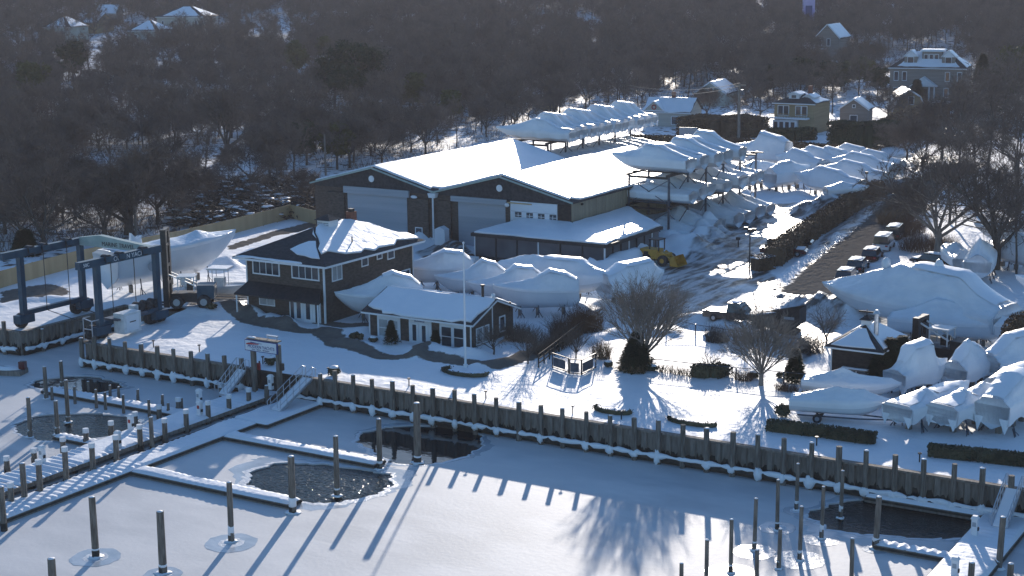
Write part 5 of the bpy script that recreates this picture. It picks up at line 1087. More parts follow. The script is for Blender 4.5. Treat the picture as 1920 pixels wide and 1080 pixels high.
# ---------------- poles ----------------
b=on(G(873,692));h=HT(b,457);t=thing('flagpole','tall white flagpole in front of the sales building','flagpole',b);MB().tube([(0,0,-.2),(0,0,h)],[.11,.05],10).obj('pole','trim',t);MB().blob((0,0,h+.08),(.1,.1,.1),8,6,0).obj('finial','trim',t);MB().tube([(0,0,0),(0,0,.3)],.2,10).obj('base','trim',t)
def lamp(label,px,py,heads):
    b=on(G(*px));h=HT(b,py);t=thing('lamp_post',label,'lamp post',b,0,'yard lamps');MB().tube([(0,0,-.2),(0,0,h)],[.1,.07],8).obj('pole','dark_metal',t)
    for dx,dz in heads: 
        hd=MB().cbox((dx,-.1,h+dz),(.42,.35,.32)).obj('lamp_head','dark_metal',t)
        MB().beam((0,0,h-.1),(dx,-.05,h+dz-.1),.05).obj('arm','dark_metal',hd)
lamp('tall yard lamp with three floodlights beside the parked trucks',(1405,512),432,[(-.45,.2),(0,.0),(.5,.1)]);lamp('lamp post with a single head by the brown hedge end',(1624,366),325,[(0,.1)]);lamp('thin lamp post among the ploughed snow left of the three-headed lamp',(1384,463),447,[(0,0)]);lamp('twin white gate lamp at the end of the back hedge',(1651,300),275,[(-.3,.1),(.3,0)])
def upole(label,px,py,arm=0,r=.17,m='old_wood'):
    b=GT(*px);b.z=terrain(b.x,b.y);h=HT(b,py);t=thing('utility_pole',label,'utility pole',b,.5,'utility poles');MB().tube([(0,0,-.3),(0,0,h)],[r*1.1,r*.75],8).obj('pole',m,t)
    if arm: MB().box(-arm,-.08,h-.5,arm,.08,h-.3).obj('cross_arm','old_wood',t);MB().tube([(.5,0,h-2.2),(.5,0,h-1.2)],.25,8).obj('transformer','steel',t)
    return b+V3(0,0,h)
p1=upole('utility pole with crossarm rising behind the front boat rack',(1385,266),156,1.2,.26)
p2=upole('wooden pole behind the left eave of the storage halls',(611,330),252)
p3=upole('thick wooden pole beside the big tree left of the hoist',(256,448),322,0,.2)
p4=upole('utility pole on the far road in front of the barn-roofed house',(1752,248),192,.8,.2)
p5=upole('utility pole up the far road at the right',(1860,262),172,.8,.2)
p6=upole('thin pole beyond the big shingled house corner',(1832,190),150,0,.15)
p7=upole('thin pole left of the barn-roofed house',(1745,240),180,0,.13)
def wire(label,a,b,sag,n_=3):
    t=thing('overhead_cable',label,'cable',a,0,'overhead cables')
    for k in range(n_):
        o=V3(0,0,-.55*k);d=b-a;MB().tube([o+d*u+V3(0,0,-sag*(1+.25*k)*4*u*(1-u)) for u in np.linspace(0,1,15)],.045,5,False).obj('wire','wire',t)
wire('overhead cables running left from the pole behind the boat rack',p1,AY(1180,160,p1.y+30),1.2,2)
wire('drooping overhead cables between the two far road poles',p4,p5,4.0,3);wire('overhead cables dropping from the far road pole toward the trees',p4+V3(0,0,-1.5),G(1830,240,6),3.,2);wire('overhead cables leading out of the picture at the right',p5,AY(1960,140,p5.y+20),2.,2)
# ---------------- fences ----------------
def fence(label,pts,h,m,step=2.4,kind='board',grp='fences',flatz=None):
    q=[on(G(*p)) for p in pts];t=thing('fence',label,'fence',q[0],0,grp);q=[p-q[0] for p in q];pn=MB()
    for a,b in zip(q[:-1],q[1:]):
        L_=(b-a).length;k=max(1,int(L_/step))
        for i in range(k):
            c=a+(b-a)*i/k;d=a+(b-a)*(i+1)/k
            if kind=='board': pn.beam(c+V3(0,0,h/2),d+V3(0,0,h/2),.05,h*random.uniform(.98,1.02))
            elif kind=='rail':
                for z in (.35,.7,1.05): pn.beam(c+V3(0,0,z*h),d+V3(0,0,z*h),.06,.1)
            else:
                pn.tube([c+V3(0,0,h),d+V3(0,0,h)],.035,6);pn.tube([c+V3(0,0,.08),d+V3(0,0,.08)],.015,4)
                for j in range(9):
                    e=c+(d-c)*(j/9);f=c+(d-c)*((j+1)/9);pn.beam(e+V3(0,0,.05),f+V3(0,0,h),.008);pn.beam(f+V3(0,0,.05),e+V3(0,0,h),.008)
            MB().cbox(c+V3(0,0,h/2),(.09,.09,h+.12)).obj('post',m,t)
    pn.obj({'board':'panel','rail':'rail','link':'wire_mesh'}[kind],m,t);return t
fence('tall new tan board fence along the wood behind the hoist',[(-60,560),(0,541),(150,500),(330,463),(440,437),(545,410),(594,421)],1.9,'tan_wood',2.6)
fence('white three-rail fence behind the back hedge',[(1330,268),(1400,271),(1476,276)],1.1,'trim',2.4,'rail');fence('short white rail fence by the grey garage',[(1597,246),(1622,248)],1.0,'trim',2.4,'rail')
fence('chain-link fence along the terrace from the bush toward the hut',[(1222,694),(1300,702),(1380,710),(1560,728)],1.0,'steel',3.2,'link');fence('chain-link fence along the upper edge of the buried pool',[(1250,622),(1304,628),(1376,640),(1500,656)],1.0,'steel',3.2,'link')
fence('rail fence with vines from the sales building corner up to the yard',[(1010,690),(1040,668),(1085,630),(1130,600)],1.1,'dark_wood',1.2,'rail')
g_='dog kennel panels'
for i,(a,b,l) in enumerate((((1036,690),(1066,700),'left wire panel of the kennel on the snow'),((1068,701),(1090,703),'gate panel in the middle of the kennel'),((1091,703),(1117,690),'right wire panel of the kennel'))):
    A=on(G(*a));B=on(G(*b));d=B-A;d.z=0;t=thing('kennel_panel',l,'panel',A,0,g_);mb=MB()
    for p,q in ((V3(0,0,0),V3(0,0,1.3)),(d,d+V3(0,0,1.3)),(V3(0,0,1.3),d+V3(0,0,1.3)),(V3(0,0,.1),d+V3(0,0,.1))): mb.beam(p,q,.07)
    mb.obj('frame','dark_metal',t);MB().beam(d*.06+V3(0,0,.6),d*.8+V3(0,0,.6),.015,.8).obj('panel','steel',t)
# ---------------- boat hoist ----------------
hx0,hx1,hy0,hy1=-118.0,-107.8,102.7,110.4;b=Vector((hx0,hy0,0));tz=HT(b,468)
t=thing('boat_hoist','large blue travelling boat hoist straddling the slip at left','boat hoist',b);W_=hx1-hx0;D_=hy1-hy0
for x_,nm in ((0,0),(W_,1)):
    for y_ in (0,D_): MB().box(x_-.27,y_-.26,1.1,x_+.27,y_+.26,tz-.1).obj('leg','lift_blue',t)
    MB().box(x_-.3,-2.3,tz-.7,x_+.3,D_+.6,tz).obj('top_beam','lift_blue',t);MB().box(x_-.24,.3,1.25,x_+.24,D_-.3,1.7).obj('bottom_beam','lift_blue',t)
    for y_ in (0,D_):
        MB().box(x_-.5,y_-.9,.55,x_+.5,y_+.9,1.35).obj('axle_box','lift_blue',t)
        for k in ((-.75,.75) if (y_>0 or nm) else (0,)):
            wq=MB().tube([(x_-.62,y_+k*.8,.72),(x_-.18,y_+k*.8,.72)],.74,18).obj('wheel','rubber',t);MB().tube([(x_-.65,y_+k*.8,.72),(x_-.16,y_+k*.8,.72)],.3,12).obj('rim','rim',wq)
    for y_ in (1.2,2.9,6.0): 
        d=MB().tube([(x_-.3,y_,tz-.2),(x_+.5,y_,tz-.2)],.42,12).obj('winch_drum','dark_metal',t);MB().cbox((x_+.55,y_,tz-.2),(.12,.9,.5)).obj('drum_plate','lift_blue',d)
MB().add([(.3,D_-.3,tz-.7),(W_-.3,D_-.3,tz-.7),(W_-.3,D_-.3,tz-.1),(W_*.3,D_-.3,tz+.5),(.3,D_-.3,tz+.1),(.3,D_+.3,tz-.7),(W_-.3,D_+.3,tz-.7),(W_-.3,D_+.3,tz-.1),(W_*.3,D_+.3,tz+.5),(.3,D_+.3,tz+.1)],[(0,1,2,3,4),(9,8,7,6,5),(0,5,6,1),(1,6,7,2),(2,7,8,3),(3,8,9,4),(4,9,5,0)]).obj('cross_beam','pale_green',t)
MB().box(W_-.1,-.33,0,W_+.1,-.31,.1)
text('MARINE TRAVEL',.6,'dark_metal',t,(W_*.55,D_-.32,tz-.32),(math.pi/2,0,0),name='beam_lettering')
text('MODERN YACHTS',.62,'trim',t,(W_+.32,4.0,tz-.35),(math.pi/2,0,math.pi/2),name='side_lettering');text('50C',.45,'trim',t,(W_+.32,-1.5,tz-.35),(math.pi/2,0,math.pi/2),name='side_lettering')
mb=MB().box(W_+.35,1.4,.4,W_+1.7,3.6,2.3);mb.obj('engine_box','machine_white',t);MB().box(W_+1.705,1.7,.6,W_+1.73,3.3,2.1).obj('engine_door','white_door',t);MB().box(W_+1.735,2.1,1.4,W_+1.74,2.9,1.5).obj('badge','dark_metal',t)
for y_ in (5.4,6.4,7.4): MB().tube([(W_-.9,y_,2.1),(W_+.2,y_,2.1)],.42,12).obj('hose_reel','rubber',t)
MB().box(W_-.5,1,1.7,W_+1.3,5,1.85).obj('service_deck','steel',t);MB().cbox((W_-.1,4.5,2.15),(.7,.6,.6)).obj('battery_box','machine_white',t)
mb=MB();
for p,q in (((W_-.9,-1.2,.2),(W_-.9,-1.2,2.2)),((W_+.2,-1.2,.2),(W_+.2,-1.2,2.0)),((W_-.9,-1.2,2.2),(W_+.2,-1.2,2.0)),((W_-.9,-1.2,1.2),(W_+.2,-1.2,1.2)),((W_-.9,-1.2,.2),(W_+.2,-1.2,.2)),((W_+.2,-1.2,2.0),(W_+.2,-.3,2.0)),((W_-.9,-1.2,2.2),(W_-.9,-.3,2.2))): mb.beam(p,q,.07)
mb.obj('operator_cage','aluminium',t)
for y_ in (2.4,5.4):
    mb=MB()
    for x_ in (.6,W_-.6): mb.tube([(x_,y_,tz-.3),(x_,y_,1.2)],.03,5)
    for q_ in range(1): pass
    MB().tube([(.6,y_,tz-.3),(.6,y_,1.4),(W_/2,y_,.7),(W_-.6,y_,1.4),(W_-.6,y_,tz-.3)],.045,5).obj('sling','dark_metal',t)
# forklift with tall mast
def forklift(label,px,rz,mh,body=True,m='lift_blue'):
    b=on(G(*px));t=thing('forklift',label,'forklift',b,rz)
    for y_ in (-.75,.75): MB().box(1.6,y_-.30,.1,2.15,y_+.30,mh).obj('mast_rail','dark_metal',t)
    mb=MB()
    for z in (.4,mh*.3,mh*.52,mh*.78,mh-.3): mb.box(1.62,-.55,z,2.0,.55,z+.3)
    mb.box(1.7,-.12,.4,1.9,.12,mh-.2);mb.obj('mast_crossbar','dark_metal',t)
    for y_ in (-.6,.6): MB().box(2.06,y_-.12,.25,4.6,y_+.12,.4).obj('fork','dark_metal',t)
    MB().box(-2.4,-.8,.6,1.4,.8,1.5).obj('chassis','dark_metal',t);MB().box(-2.9,-.9,.9,-1.2,.9,2.3).obj('counterweight',m,t)
    mb=MB()
    for x_,y_ in ((-.9,-.75),(-.9,.75),(.7,-.75),(.7,.75)): mb.beam((x_,y_,1.7),(x_,y_,3.1),.09)
    mb.box(-1.0,-.85,3.08,.8,.85,3.2);mb.obj('cab_frame','machine_white',t);MB().box(-.7,-.35,1.7,-.1,.35,2.5).obj('seat','dark_metal',t)
    for x_ in (-1.9,.8):
        for y_ in (-1.15,1.15):
            wq=MB().tube([(x_,y_-.25,.68),(x_,y_+.25,.68)],.68,16).obj('wheel','rubber',t);MB().tube([(x_,y_-.27,.68),(x_,y_+.27,.68)],.36,12).obj('rim','pale_glass',wq)
    MB().beam((1.6,.6,3.4),(-1.,.6,2.2),.12).obj('tilt_ram','machine_white',t);MB().beam((1.6,-.6,3.4),(-1.,-.6,2.2),.12).obj('tilt_ram','machine_white',t)
bb=on(G(352,583));forklift('big marine forklift with a tall black mast beside the blue hoist',(352,583),R_(212),HT(on(G(320,604)),452))
bb=on(G(1745,672));forklift('black forklift mast standing beside the hut and dark evergreens',(1762,684),R_(172),HT(on(G(1735,690)),590),m='dark_metal')
# centre console boat with outboards left of the office
b=on(G(418,566));t=thing('outboard_boat','uncovered motorboat with two white outboards on a trailer left of the office','boat',b,R_(22));L_=7.
mb=MB();rows=[]
for i in range(15):
    u=i/14;bw=1.15*(1-max(0,(u-.5)/.5)**2.3)+.02;k=.0 if u<.65 else .7*((u-.65)/.35)**2.4;rows+=[((u-.5)*L_,-bw,1.75+.3*u*u),((u-.5)*L_,-bw*.8,1.1),((u-.5)*L_,0,.75+k),((u-.5)*L_,bw*.8,1.1),((u-.5)*L_,bw,1.75+.3*u*u)]
mb.add(rows,[(i*5+j,i*5+j+1,i*5+j+6,i*5+j+5) for i in range(14) for j in range(4)]+[(0,1,2,3,4)]);mb.add([(r[0],r[1],r[2]-.15) for r in rows[0::5]]+[(r[0],r[1],r[2]-.15) for r in rows[4::5]],[(i,i+1,16+i,15+i) for i in range(14)]);mb.obj('hull','hull',t,True)
for y_ in (-.38,.38):
    m2=MB();m2.cbox((-3.85,y_,2.2),(.75,.5,.85),taper=.75);m2.cbox((-3.8,y_,1.3),(.35,.2,1.1));m2.cbox((-3.8,y_,.7),(.6,.15,.3));m2.obj('outboard_motor','machine_white',t)
MB().cbox((-.2,0,2.1),(1.,.9,1.0)).obj('console','machine_white',t);mb=MB()
for x_,y_ in ((-.8,-.6),(-.8,.6),(.5,-.6),(.5,.6)): mb.beam((x_,y_,1.7),(x_,y_,3.5),.06)
mb.obj('top_frame','aluminium',t);MB().box(-1.3,-1.0,3.5,1.0,1.0,3.6).obj('hard_top','machine_white',t);MB().box(-1.25,-.95,3.6,.95,.95,3.68).obj('snow_cover','pillow_snow',t);trailer(t,.75,7,2.4)
# small drifting boat at far left
b=G(4,700,WATER);t=thing('skiff','small dark skiff with snow on it frozen in at the left edge','boat',b,R_(20));mb=MB();mb.box(-2.4,-.8,-.1,2.2,.8,.45);mb.obj('hull','old_wood',t);MB().blob((0,0,.4),(2.0,.7,.3),12,6,.15,True).obj('snow_cover','pillow_snow',t,True);MB().cbox((2.0,.2,.8),(.6,.5,.7)).obj('outboard_motor','car_red',t)
# ---------------- wheel loader ----------------
b=on(G(1236,496));t=thing('wheel_loader','yellow wheel loader with bucket at the corner of the screened shed','loader',b,R_(-4))
MB().box(-2.1,-.8,.7,.1,.8,1.75).obj('engine_body','yellow',t);MB().box(-2.12,-.5,.95,-2.1,.5,1.5).obj('grille','dark_metal',t);MB().box(-1.6,-.82,1.1,-1.,-.805,1.5).obj('side_grille','dark_metal',t)
mb=MB()
for x_,y_ in ((-.9,-.65),(-.9,.65),(.3,-.65),(.3,.65)): mb.beam((x_,y_,1.6),(x_,y_,2.9),.1)
mb.box(-1.,-.75,2.85,.4,.75,2.97);mb.obj('cab','dark_metal',t);MB().box(.1,-.7,.7,1.3,.7,1.4).obj('front_frame','yellow',t)
for y_ in (-.55,.55): MB().beam((.5,y_,1.5),(2.1,y_,.5),.2,.28).obj('lift_arm','yellow',t)
MB().add([(2.0,-1.1,.1),(2.0,1.1,.1),(3.1,1.1,.1),(3.1,-1.1,.1),(2.0,-1.1,1.1),(2.0,1.1,1.1),(2.5,1.1,1.25),(2.5,-1.1,1.25)],[(0,1,2,3),(0,4,5,1),(0,3,7,4),(1,5,6,2),(4,7,6,5)]).obj('bucket','yellow',t)
for x_ in (-1.2,1.0):
    for y_ in (-.95,.95): wq=MB().tube([(x_,y_-.22,.62),(x_,y_+.22,.62)],.62,16).obj('wheel','rubber',t);MB().tube([(x_,y_-.24,.62),(x_,y_+.24,.62)],.28,12).obj('rim','yellow',wq)
# ---------------- cars ----------------
def car(label,px,rz,L,Wd,H,m,pick=False,snow=True,name='parked_car',grp='cars parked on the road',van=False):
    b=on(G(*px));b.z=max(b.z,0);t=thing(name,label,'car' if not pick else 'pickup',b,rz,grp);h1=H*.52
    prof=[(-L/2,.35),(-L/2,h1*.95),(-L*.36,h1),(L*.2,h1),(L*.46,h1*.85),(L/2,h1*.7),(L/2,.35)]
    n_=len(prof);w=Wd/2;MB().add([(x,-w,z) for x,z in prof]+[(x,w,z) for x,z in prof],[tuple(range(n_)),tuple(reversed(range(n_,2*n_)))]+[(i,n_+i,n_+(i+1)%n_,(i+1)%n_) for i in range(n_)]).obj('body',m,t)
    x0,x1,x2,x3=((-L*.46,-L*.40,L*.1,L*.26) if not pick else (-L*.08,-L*.05,L*.14,L*.26))
    if van: x0,x1,x2,x3=-L*.49,-L*.47,L*.25,L*.38
    cab=[(x0,-w*.96,h1),(x3,-w*.96,h1),(x3,w*.96,h1),(x0,w*.96,h1),(x1,-w*.8,H-.08),(x2,-w*.8,H-.08),(x2,w*.8,H-.08),(x1,w*.8,H-.08)]
    MB().add(cab,[(0,1,5,4),(1,2,6,5),(2,3,7,6),(3,0,4,7)]).obj('windows','glass',t)
    MB().slab([(x1-.05,-w*.82,H),(x2+.05,-w*.82,H),(x2+.05,w*.82,H),(x1-.05,w*.82,H)],.09).obj('roof',m,t)
    if snow:
        MB().blob(((x1+x2)/2,0,H+.01),((x2-x1)*.52,w*.74,.13),12,6,.08,True).obj('roof_snow','pillow_snow',t);MB().box(x3+.1,-w*.85,h1*.9,L*.45,w*.85,h1*.9+.13).obj('bonnet_snow','pillow_snow',t)
    if pick: MB().box(-L*.48,-w*.85,h1,x0-.1,w*.85,h1+.02).obj('cargo_bed','dark_metal',t)
    for x_ in (-L*.3,L*.31):
        for y_ in (-w,w): wq=MB().tube([(x_,y_-.1,.34),(x_,y_+.1,.34)],.34,14).obj('wheel','rubber',t);MB().tube([(x_,y_-.11,.34),(x_,y_+.11,.34)],.19,10).obj('rim','rim',wq)
    for y_ in (-w*.72,w*.72):
        MB().cbox((L/2,y_,h1*.62),(.05,.35,.18)).obj('headlight','trim',t);MB().cbox((-L/2-.01,y_,h1*.8),(.05,.3,.18)).obj('tail_light','red',t)
    return t
ra=math.atan2(G(1655,460).y-G(1590,520).y,G(1655,460).x-G(1590,520).x)
car('dark car with snow speckled on it, nearest in the row on the road',(1588,527),ra,4.7,1.85,1.5,'car_dark');car('dark car with thick white roof snow, second in the road row',(1608,507),ra,4.7,1.85,1.5,'car_dark')
car('dark reddish car with snowy roof, third in the road row',(1635,487),ra,4.6,1.85,1.5,'car_red');car('boxy white van at the far end of the row on the road',(1657,468),ra,4.6,1.9,2.0,'car_white',van=True);car('dark van with snow on top beyond the white one, half behind bare trees',(1678,450),ra,4.6,1.9,1.9,'car_dark',van=True)
g2='trucks parked by the brown hedge';car('red pickup with snow on its roof beside the brown hedge',(1470,478),R_(14),5.4,1.95,1.8,'car_red',True,True,'pickup_truck',g2);car('dark pickup behind the red one at the brown hedge',(1482,462),R_(12),5.4,1.95,1.8,'car_dark',True,False,'pickup_truck',g2)
car('snow-covered work truck left of the dark dumpster',(1376,612),R_(2),5.6,2.0,1.9,'car_dark',True,True,'pickup_truck',None)
b=on(G(1458,622));t=thing('skip_container','dark steel skip container with one raised slanted end behind the small tree','container',b,R_(3));mb=MB();mb.add([(-2.2,-1,.3),(1.6,-1,.3),(2.4,-1,1.0),(2.4,-1,2.5),(-2.2,-1,1.4),(-2.2,1,.3),(1.6,1,.3),(2.4,1,1.0),(2.4,1,2.5),(-2.2,1,1.4)],[(0,1,2,3,4),(9,8,7,6,5),(0,5,6,1),(1,6,7,2),(2,7,8,3),(4,9,5,0)]);mb.obj('body','dark_metal',t);MB().box(.9,-1.03,1.4,1.9,-1.01,1.65).obj('panel_label','grey_door',t);MB().blob((-.4,0,1.2),(1.9,.8,.5),12,6,.15,True).obj('snow_heap','pillow_snow',t,True)
mb=MB();mb.box(-2,-.8,-.1,2,.8,.3);mb.obj('skid','dark_metal',t)
g2='cars behind the big tree at the right';car('dark snow-dusted car behind the foot of the big bare tree',(1745,498),R_(160),4.6,1.8,1.5,'car_dark',grp=g2);car('dark car right of the big bare tree trunk behind the yacht top',(1800,502),R_(170),4.6,1.8,1.5,'car_dark',grp=g2)
# pallets and tyres by the halls
b=on(G(871,488));t=thing('tyre_stack','dark tyres leaning at the left corner of the screened shed','tyres',b)
for k in range(3): MB().tube([(k*.5,0,.45),(k*.5+.15,-.25,.45)],.42,12).obj('tyre','rubber',t)
b=on(G(886,500));t=thing('work_cart','pale utility cart beside the tyres','cart',b);MB().cbox((0,0,.9),(1.3,.9,.6)).obj('bin','machine_white',t);MB().cbox((0,0,.4),(1.4,1.,.12)).obj('deck','yellow',t)
for x_ in (-.5,.5): MB().tube([(x_,-.5,.25),(x_,.5,.25)],.25,10).obj('wheel_pair','rubber',t)
b=on(G(1128,290));
b=G(1293,262);b=on(G(1290,272));t=thing('notice_board','pale roadside board seen from behind near the cream cottage','sign',b,R_(15));MB().cbox((0,0,2.2),(3.4,.2,2.4)).obj('board','grey_door',t)
for x_ in (-1.3,1.3): MB().cbox((x_,.2,1.2),(.15,.15,3.)).obj('post','dark_metal',t)
# ---------------- trees ----------------
def rot(d,ang,az):
    u=d.orthogonal().normalized();v=d.cross(u);return (d*math.cos(ang)+(u*math.cos(az)+v*math.sin(az))*math.sin(ang)).normalized()
def twigtri(mb,p,d,L_,w_,rr):
    s=d.cross(Vector((rr.uniform(-1,1),rr.uniform(-1,1),rr.uniform(-1,1)))).normalized()*w_*.5;e=p+d*L_;k=len(mb.v);mid=p+d*L_*.5+s*rr.uniform(-1,1)*2
    mb.v+=[tuple(p-s),tuple(p+s),tuple(e)];mb.f.append((k,k+1,k+2));mb.m.append(mb.cur)
def bare(h,spread,seed,style='wood',tw=5,tww=.035,lv=3,tl=.9,trunk_r=None):
    rr=random.Random(seed);T=MB();C=MB()
    R=trunk_r or h*.022
    def grow(p,d,L_,r,l,up):
        n_=3 if l<2 else 2;pts=[p];ds=[d];q=p;dd=d
        for i in range(n_):
            dd=(dd+Vector((rr.gauss(0,.09),rr.gauss(0,.09),rr.gauss(0,.05)+up))).normalized();q=q+dd*L_/n_;pts.append(q);ds.append(dd)
        rs=[r*(1-.62*i/n_) for i in range(n_+1)]
        (T if l<=1 else C).tube(pts,rs,5 if l==0 else (4 if l==1 else 3),False)
        def at(t):
            f=t*n_;i=min(int(f),n_-1);return pts[i].lerp(pts[i+1],f-i),ds[i]
        if l<lv:
            nc=[7,6,5,4][l] if style!='vase' else [7,6,5,4][l]
            for k in range(nc):
                t=.3+.7*(k+rr.random()*.6)/nc;t=min(t,1);pp_,dk=at(t);an=math.radians(rr.uniform(18,34) if style=='vase' else rr.uniform(28,58))
                grow(pp_,rot(dk,an,rr.uniform(0,6.28)),L_*rr.uniform(.5,.68)*(1.12-.42*t),r*.45,l+1,up)
        nt=tw if l>=lv-1 else 0
        for k in range(nt if l==lv else nt//2):
            pp_,dk=at(rr.uniform(.15,1));twigtri(C,pp_,rot(dk,math.radians(rr.uniform(10,50)),rr.uniform(0,6.28)),tl*rr.uniform(.5,1.1),tww,rr)
    if style=='vase':
        th=h*.17;T.tube([(0,0,-.3),(0,0,th*.5),(0.02,0,th)],[R*1.2,R,R*.95],8)
        n_=24
        for k in range(n_):
            az=6.28*k/n_*2.4+rr.uniform(-.3,.3);el=math.radians(lerp(8,58,(k+.5)/n_));d=Vector((math.sin(el)*math.cos(az),math.sin(el)*math.sin(az),math.cos(el)))
            grow(Vector((0,0,th*rr.uniform(.75,1.0))),d,(h-th)*.80*(1-.10*k/n_)*rr.uniform(.9,1.05),R*.30,0,.06)
    elif style=='oak':
        th=h*.22;T.tube([(0,0,-.3),(.1,0,th*.5),(0.05,.1,th)],[R*1.5,R*1.1,R],8)
        for k in range(7):
            az=6.28*k/7+rr.uniform(-.4,.4);el=math.radians(rr.uniform(15,68));d=Vector((math.sin(el)*math.cos(az),math.sin(el)*math.sin(az),math.cos(el)))
            grow(Vector((0,0,th*rr.uniform(.6,1.))),d,h*.52*spread,R*.6,0,.08)
    else:
        pts=[(0,0,-.3)];q=Vector((0,0,0))
        for k in range(5): q=q+Vector((rr.gauss(0,.015)*h,rr.gauss(0,.015)*h,h*.17));pts.append(tuple(q))
        T.tube(pts,[R*(1.1-.17*i) for i in range(6)],6)
        for k in range(11):
            f=.28+.70*k/10;i=min(4,int(f*5.0));a,b=Vector(pts[i]),Vector(pts[i+1]);p=a.lerp(b,f*5-i if f*5-i<=1 else 1);az=k*2.4+rr.uniform(-.4,.4);el=math.radians(lerp(62,18,k/10)+rr.uniform(-8,8))
            d=Vector((math.sin(el)*math.cos(az),math.sin(el)*math.sin(az),math.cos(el)));grow(p,d,h*.30*spread*(1.15-.45*abs(f-.5)),R*.32,1,.10)
    return T,C
def cone_tree(h,r,seed,n=1500,leaf=.28,droop=.12):
    rr=random.Random(seed);T=MB();T.tube([(0,0,-.3),(0,0,h*.5),(0,0,h*.97)],[h*.022,h*.014,.02],6);C=MB()
    lv=int(h*2.2)+5
    for i in range(n):
        f=rr.random()**.8;z=h*(.06+.92*f);w_=int(f*lv)/lv;rad=r*(1-f)**.85*(.72+.4*rr.random())*(1 if rr.random()<.8 else 1.15);az=rr.uniform(0,6.28)
        u=rr.uniform(.45,1);p=Vector((math.cos(az)*rad*u,math.sin(az)*rad*u,z-rad*u*droop));d=Vector((math.cos(az),math.sin(az),-.15+rr.uniform(-.2,.3))).normalized();s=Vector((-math.sin(az),math.cos(az),rr.uniform(-.4,.4)))*leaf*.33*rr.uniform(.6,1.3);L_=leaf*rr.uniform(.7,1.5);k=len(C.v)
        C.v+=[tuple(p-s),tuple(p+s),tuple(p+d*L_)];C.f.append((k,k+1,k+2));C.m.append(0)
    return T,C
def pine_tree(h,seed,r=.42,n=2600,leaf=.5):
    """round-headed pine: clumps of needles on limbs"""
    rr=random.Random(seed);T=MB();T.tube([(0,0,-.3),(.1,.1,h*.5),(0,0,h*.85)],[h*.03,h*.022,h*.008],6);C=MB()
    cl=[]
    for k in range(34):
        az=rr.uniform(0,6.28);z=h*rr.uniform(.38,.98);mx=h*r*math.sqrt(max(0.02,1-((z/h-.62)/.42)**2));q=mx*rr.uniform(.25,1)
        c=Vector((math.cos(az)*q,math.sin(az)*q,z));cl.append((c,h*rr.uniform(.075,.14)));T.tube([(0,0,z*.8),tuple(c)],[h*.008,h*.003],4,False)
    for i in range(n):
        c,s_=cl[i%len(cl)];v=Vector((rr.gauss(0,.5),rr.gauss(0,.5),rr.gauss(0,.34)))*s_;a=Vector((rr.gauss(0,1),rr.gauss(0,1),rr.gauss(.3,.7))).normalized();b=a.orthogonal().normalized();L_=leaf*rr.uniform(.6,1.3);p=c+v;k=len(C.v)
        C.v+=[tuple(p+a*L_*.6),tuple(p-a*L_*.3+b*L_*.3),tuple(p-a*L_*.3-b*L_*.3)];C.f.append((k,k+1,k+2));C.m.append(0)
    return T,C
def mktree(name,label,geo_,tm,cm,loc,rz=0,sc=1,grp=None,cat='tree'):
    T,C=geo_;t=thing(name,label,cat,loc,rz,grp);t.scale=(sc,)*3
    T.obj('trunk',tm,t);C.obj('crown',cm,t);return t
# trees in the yard
def hero(label,px,top,style,spread,seed,tm,cm,grp=None,tw=7,tww=.03,lv=3,tl=.6,name='bare_tree',R=None,rz=0):
    b=on(G(*px));h=HT(b,top)*1.02;return mktree(name,label,bare(h,spread,seed,style,tw,tww,lv,tl,R),tm,cm,b,rz,1,grp)
hero('large fan-shaped bare tree standing in the middle of the snowy garden',(1208,690),527,'vase',1,5,'bark_pale','bark_pale',tw=5,tww=.028,lv=2,tl=1.0,R=.28)
hero('smaller fan-shaped bare tree with single thick trunk right of the large one',(1427,722),590,'vase',1,8,'bark_pale','bark_pale',tw=5,tww=.028,lv=2,tl=.8,R=.20)
hero('very large pale-limbed bare tree beyond the yacht at the right',(1757,478),262,'oak',1.15,12,'bark_pale','twig',tw=8,tww=.035,tl=.9,R=.36)
hero('dark forked bare tree near the right picture edge',(1866,505),255,'oak',1.05,15,'bark','twig',tw=8,tww=.035,tl=.9,R=.4)
hero('slim bare tree between the forked tree and the right edge',(1906,515),300,'wood',1,16,'bark','twig',tw=4,lv=3,tl=.8,R=.14)
hero('spreading oak-like bare tree just behind the tan fence',(242,440),285,'oak',1.15,21,'bark','twig',tw=8,tww=.035,tl=.9,R=.5)
hero('crooked bare tree right behind the tan fence post line',(196,452),330,'oak',1.1,22,'bark','twig',tw=7,tl=.9,R=.28)
hero('low leaning bare tree at the left beyond the fence',(82,470),310,'oak',1.2,23,'bark','twig',tw=7,tl=.9,R=.25)
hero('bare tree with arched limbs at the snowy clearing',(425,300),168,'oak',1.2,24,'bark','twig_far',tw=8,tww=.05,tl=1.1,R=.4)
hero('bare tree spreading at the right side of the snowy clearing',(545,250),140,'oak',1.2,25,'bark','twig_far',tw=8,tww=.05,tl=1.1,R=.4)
g_='small bare trees around the garden'
for l,px,top,st_,sd_,cm,lv in (('slender bare tree at the walkway bend right of the flagpole',(990,684),612,'vase',31,'bark',1),('tiny bare tree behind the hut by the slushy yard',(1548,652),560,'oak',32,'bark_pale',2),('small bare tree among twigs left of the skip container',(1395,640),560,'oak',33,'bark',2),
     ('little pruned tree rising from the box hedge',(1329,702),652,'oak',34,'bark',1),('thin bare tree in front of the gable wall of the sales building',(925,668),602,'oak',35,'bark',2),('bare shrub-like tree behind the kennel panels',(1080,672),612,'vase',36,'bark',1)):
    hero(l,px,top,st_,1,sd_,'bark',cm,g_,4,.02,lv,.4,'small_tree',R=.07)
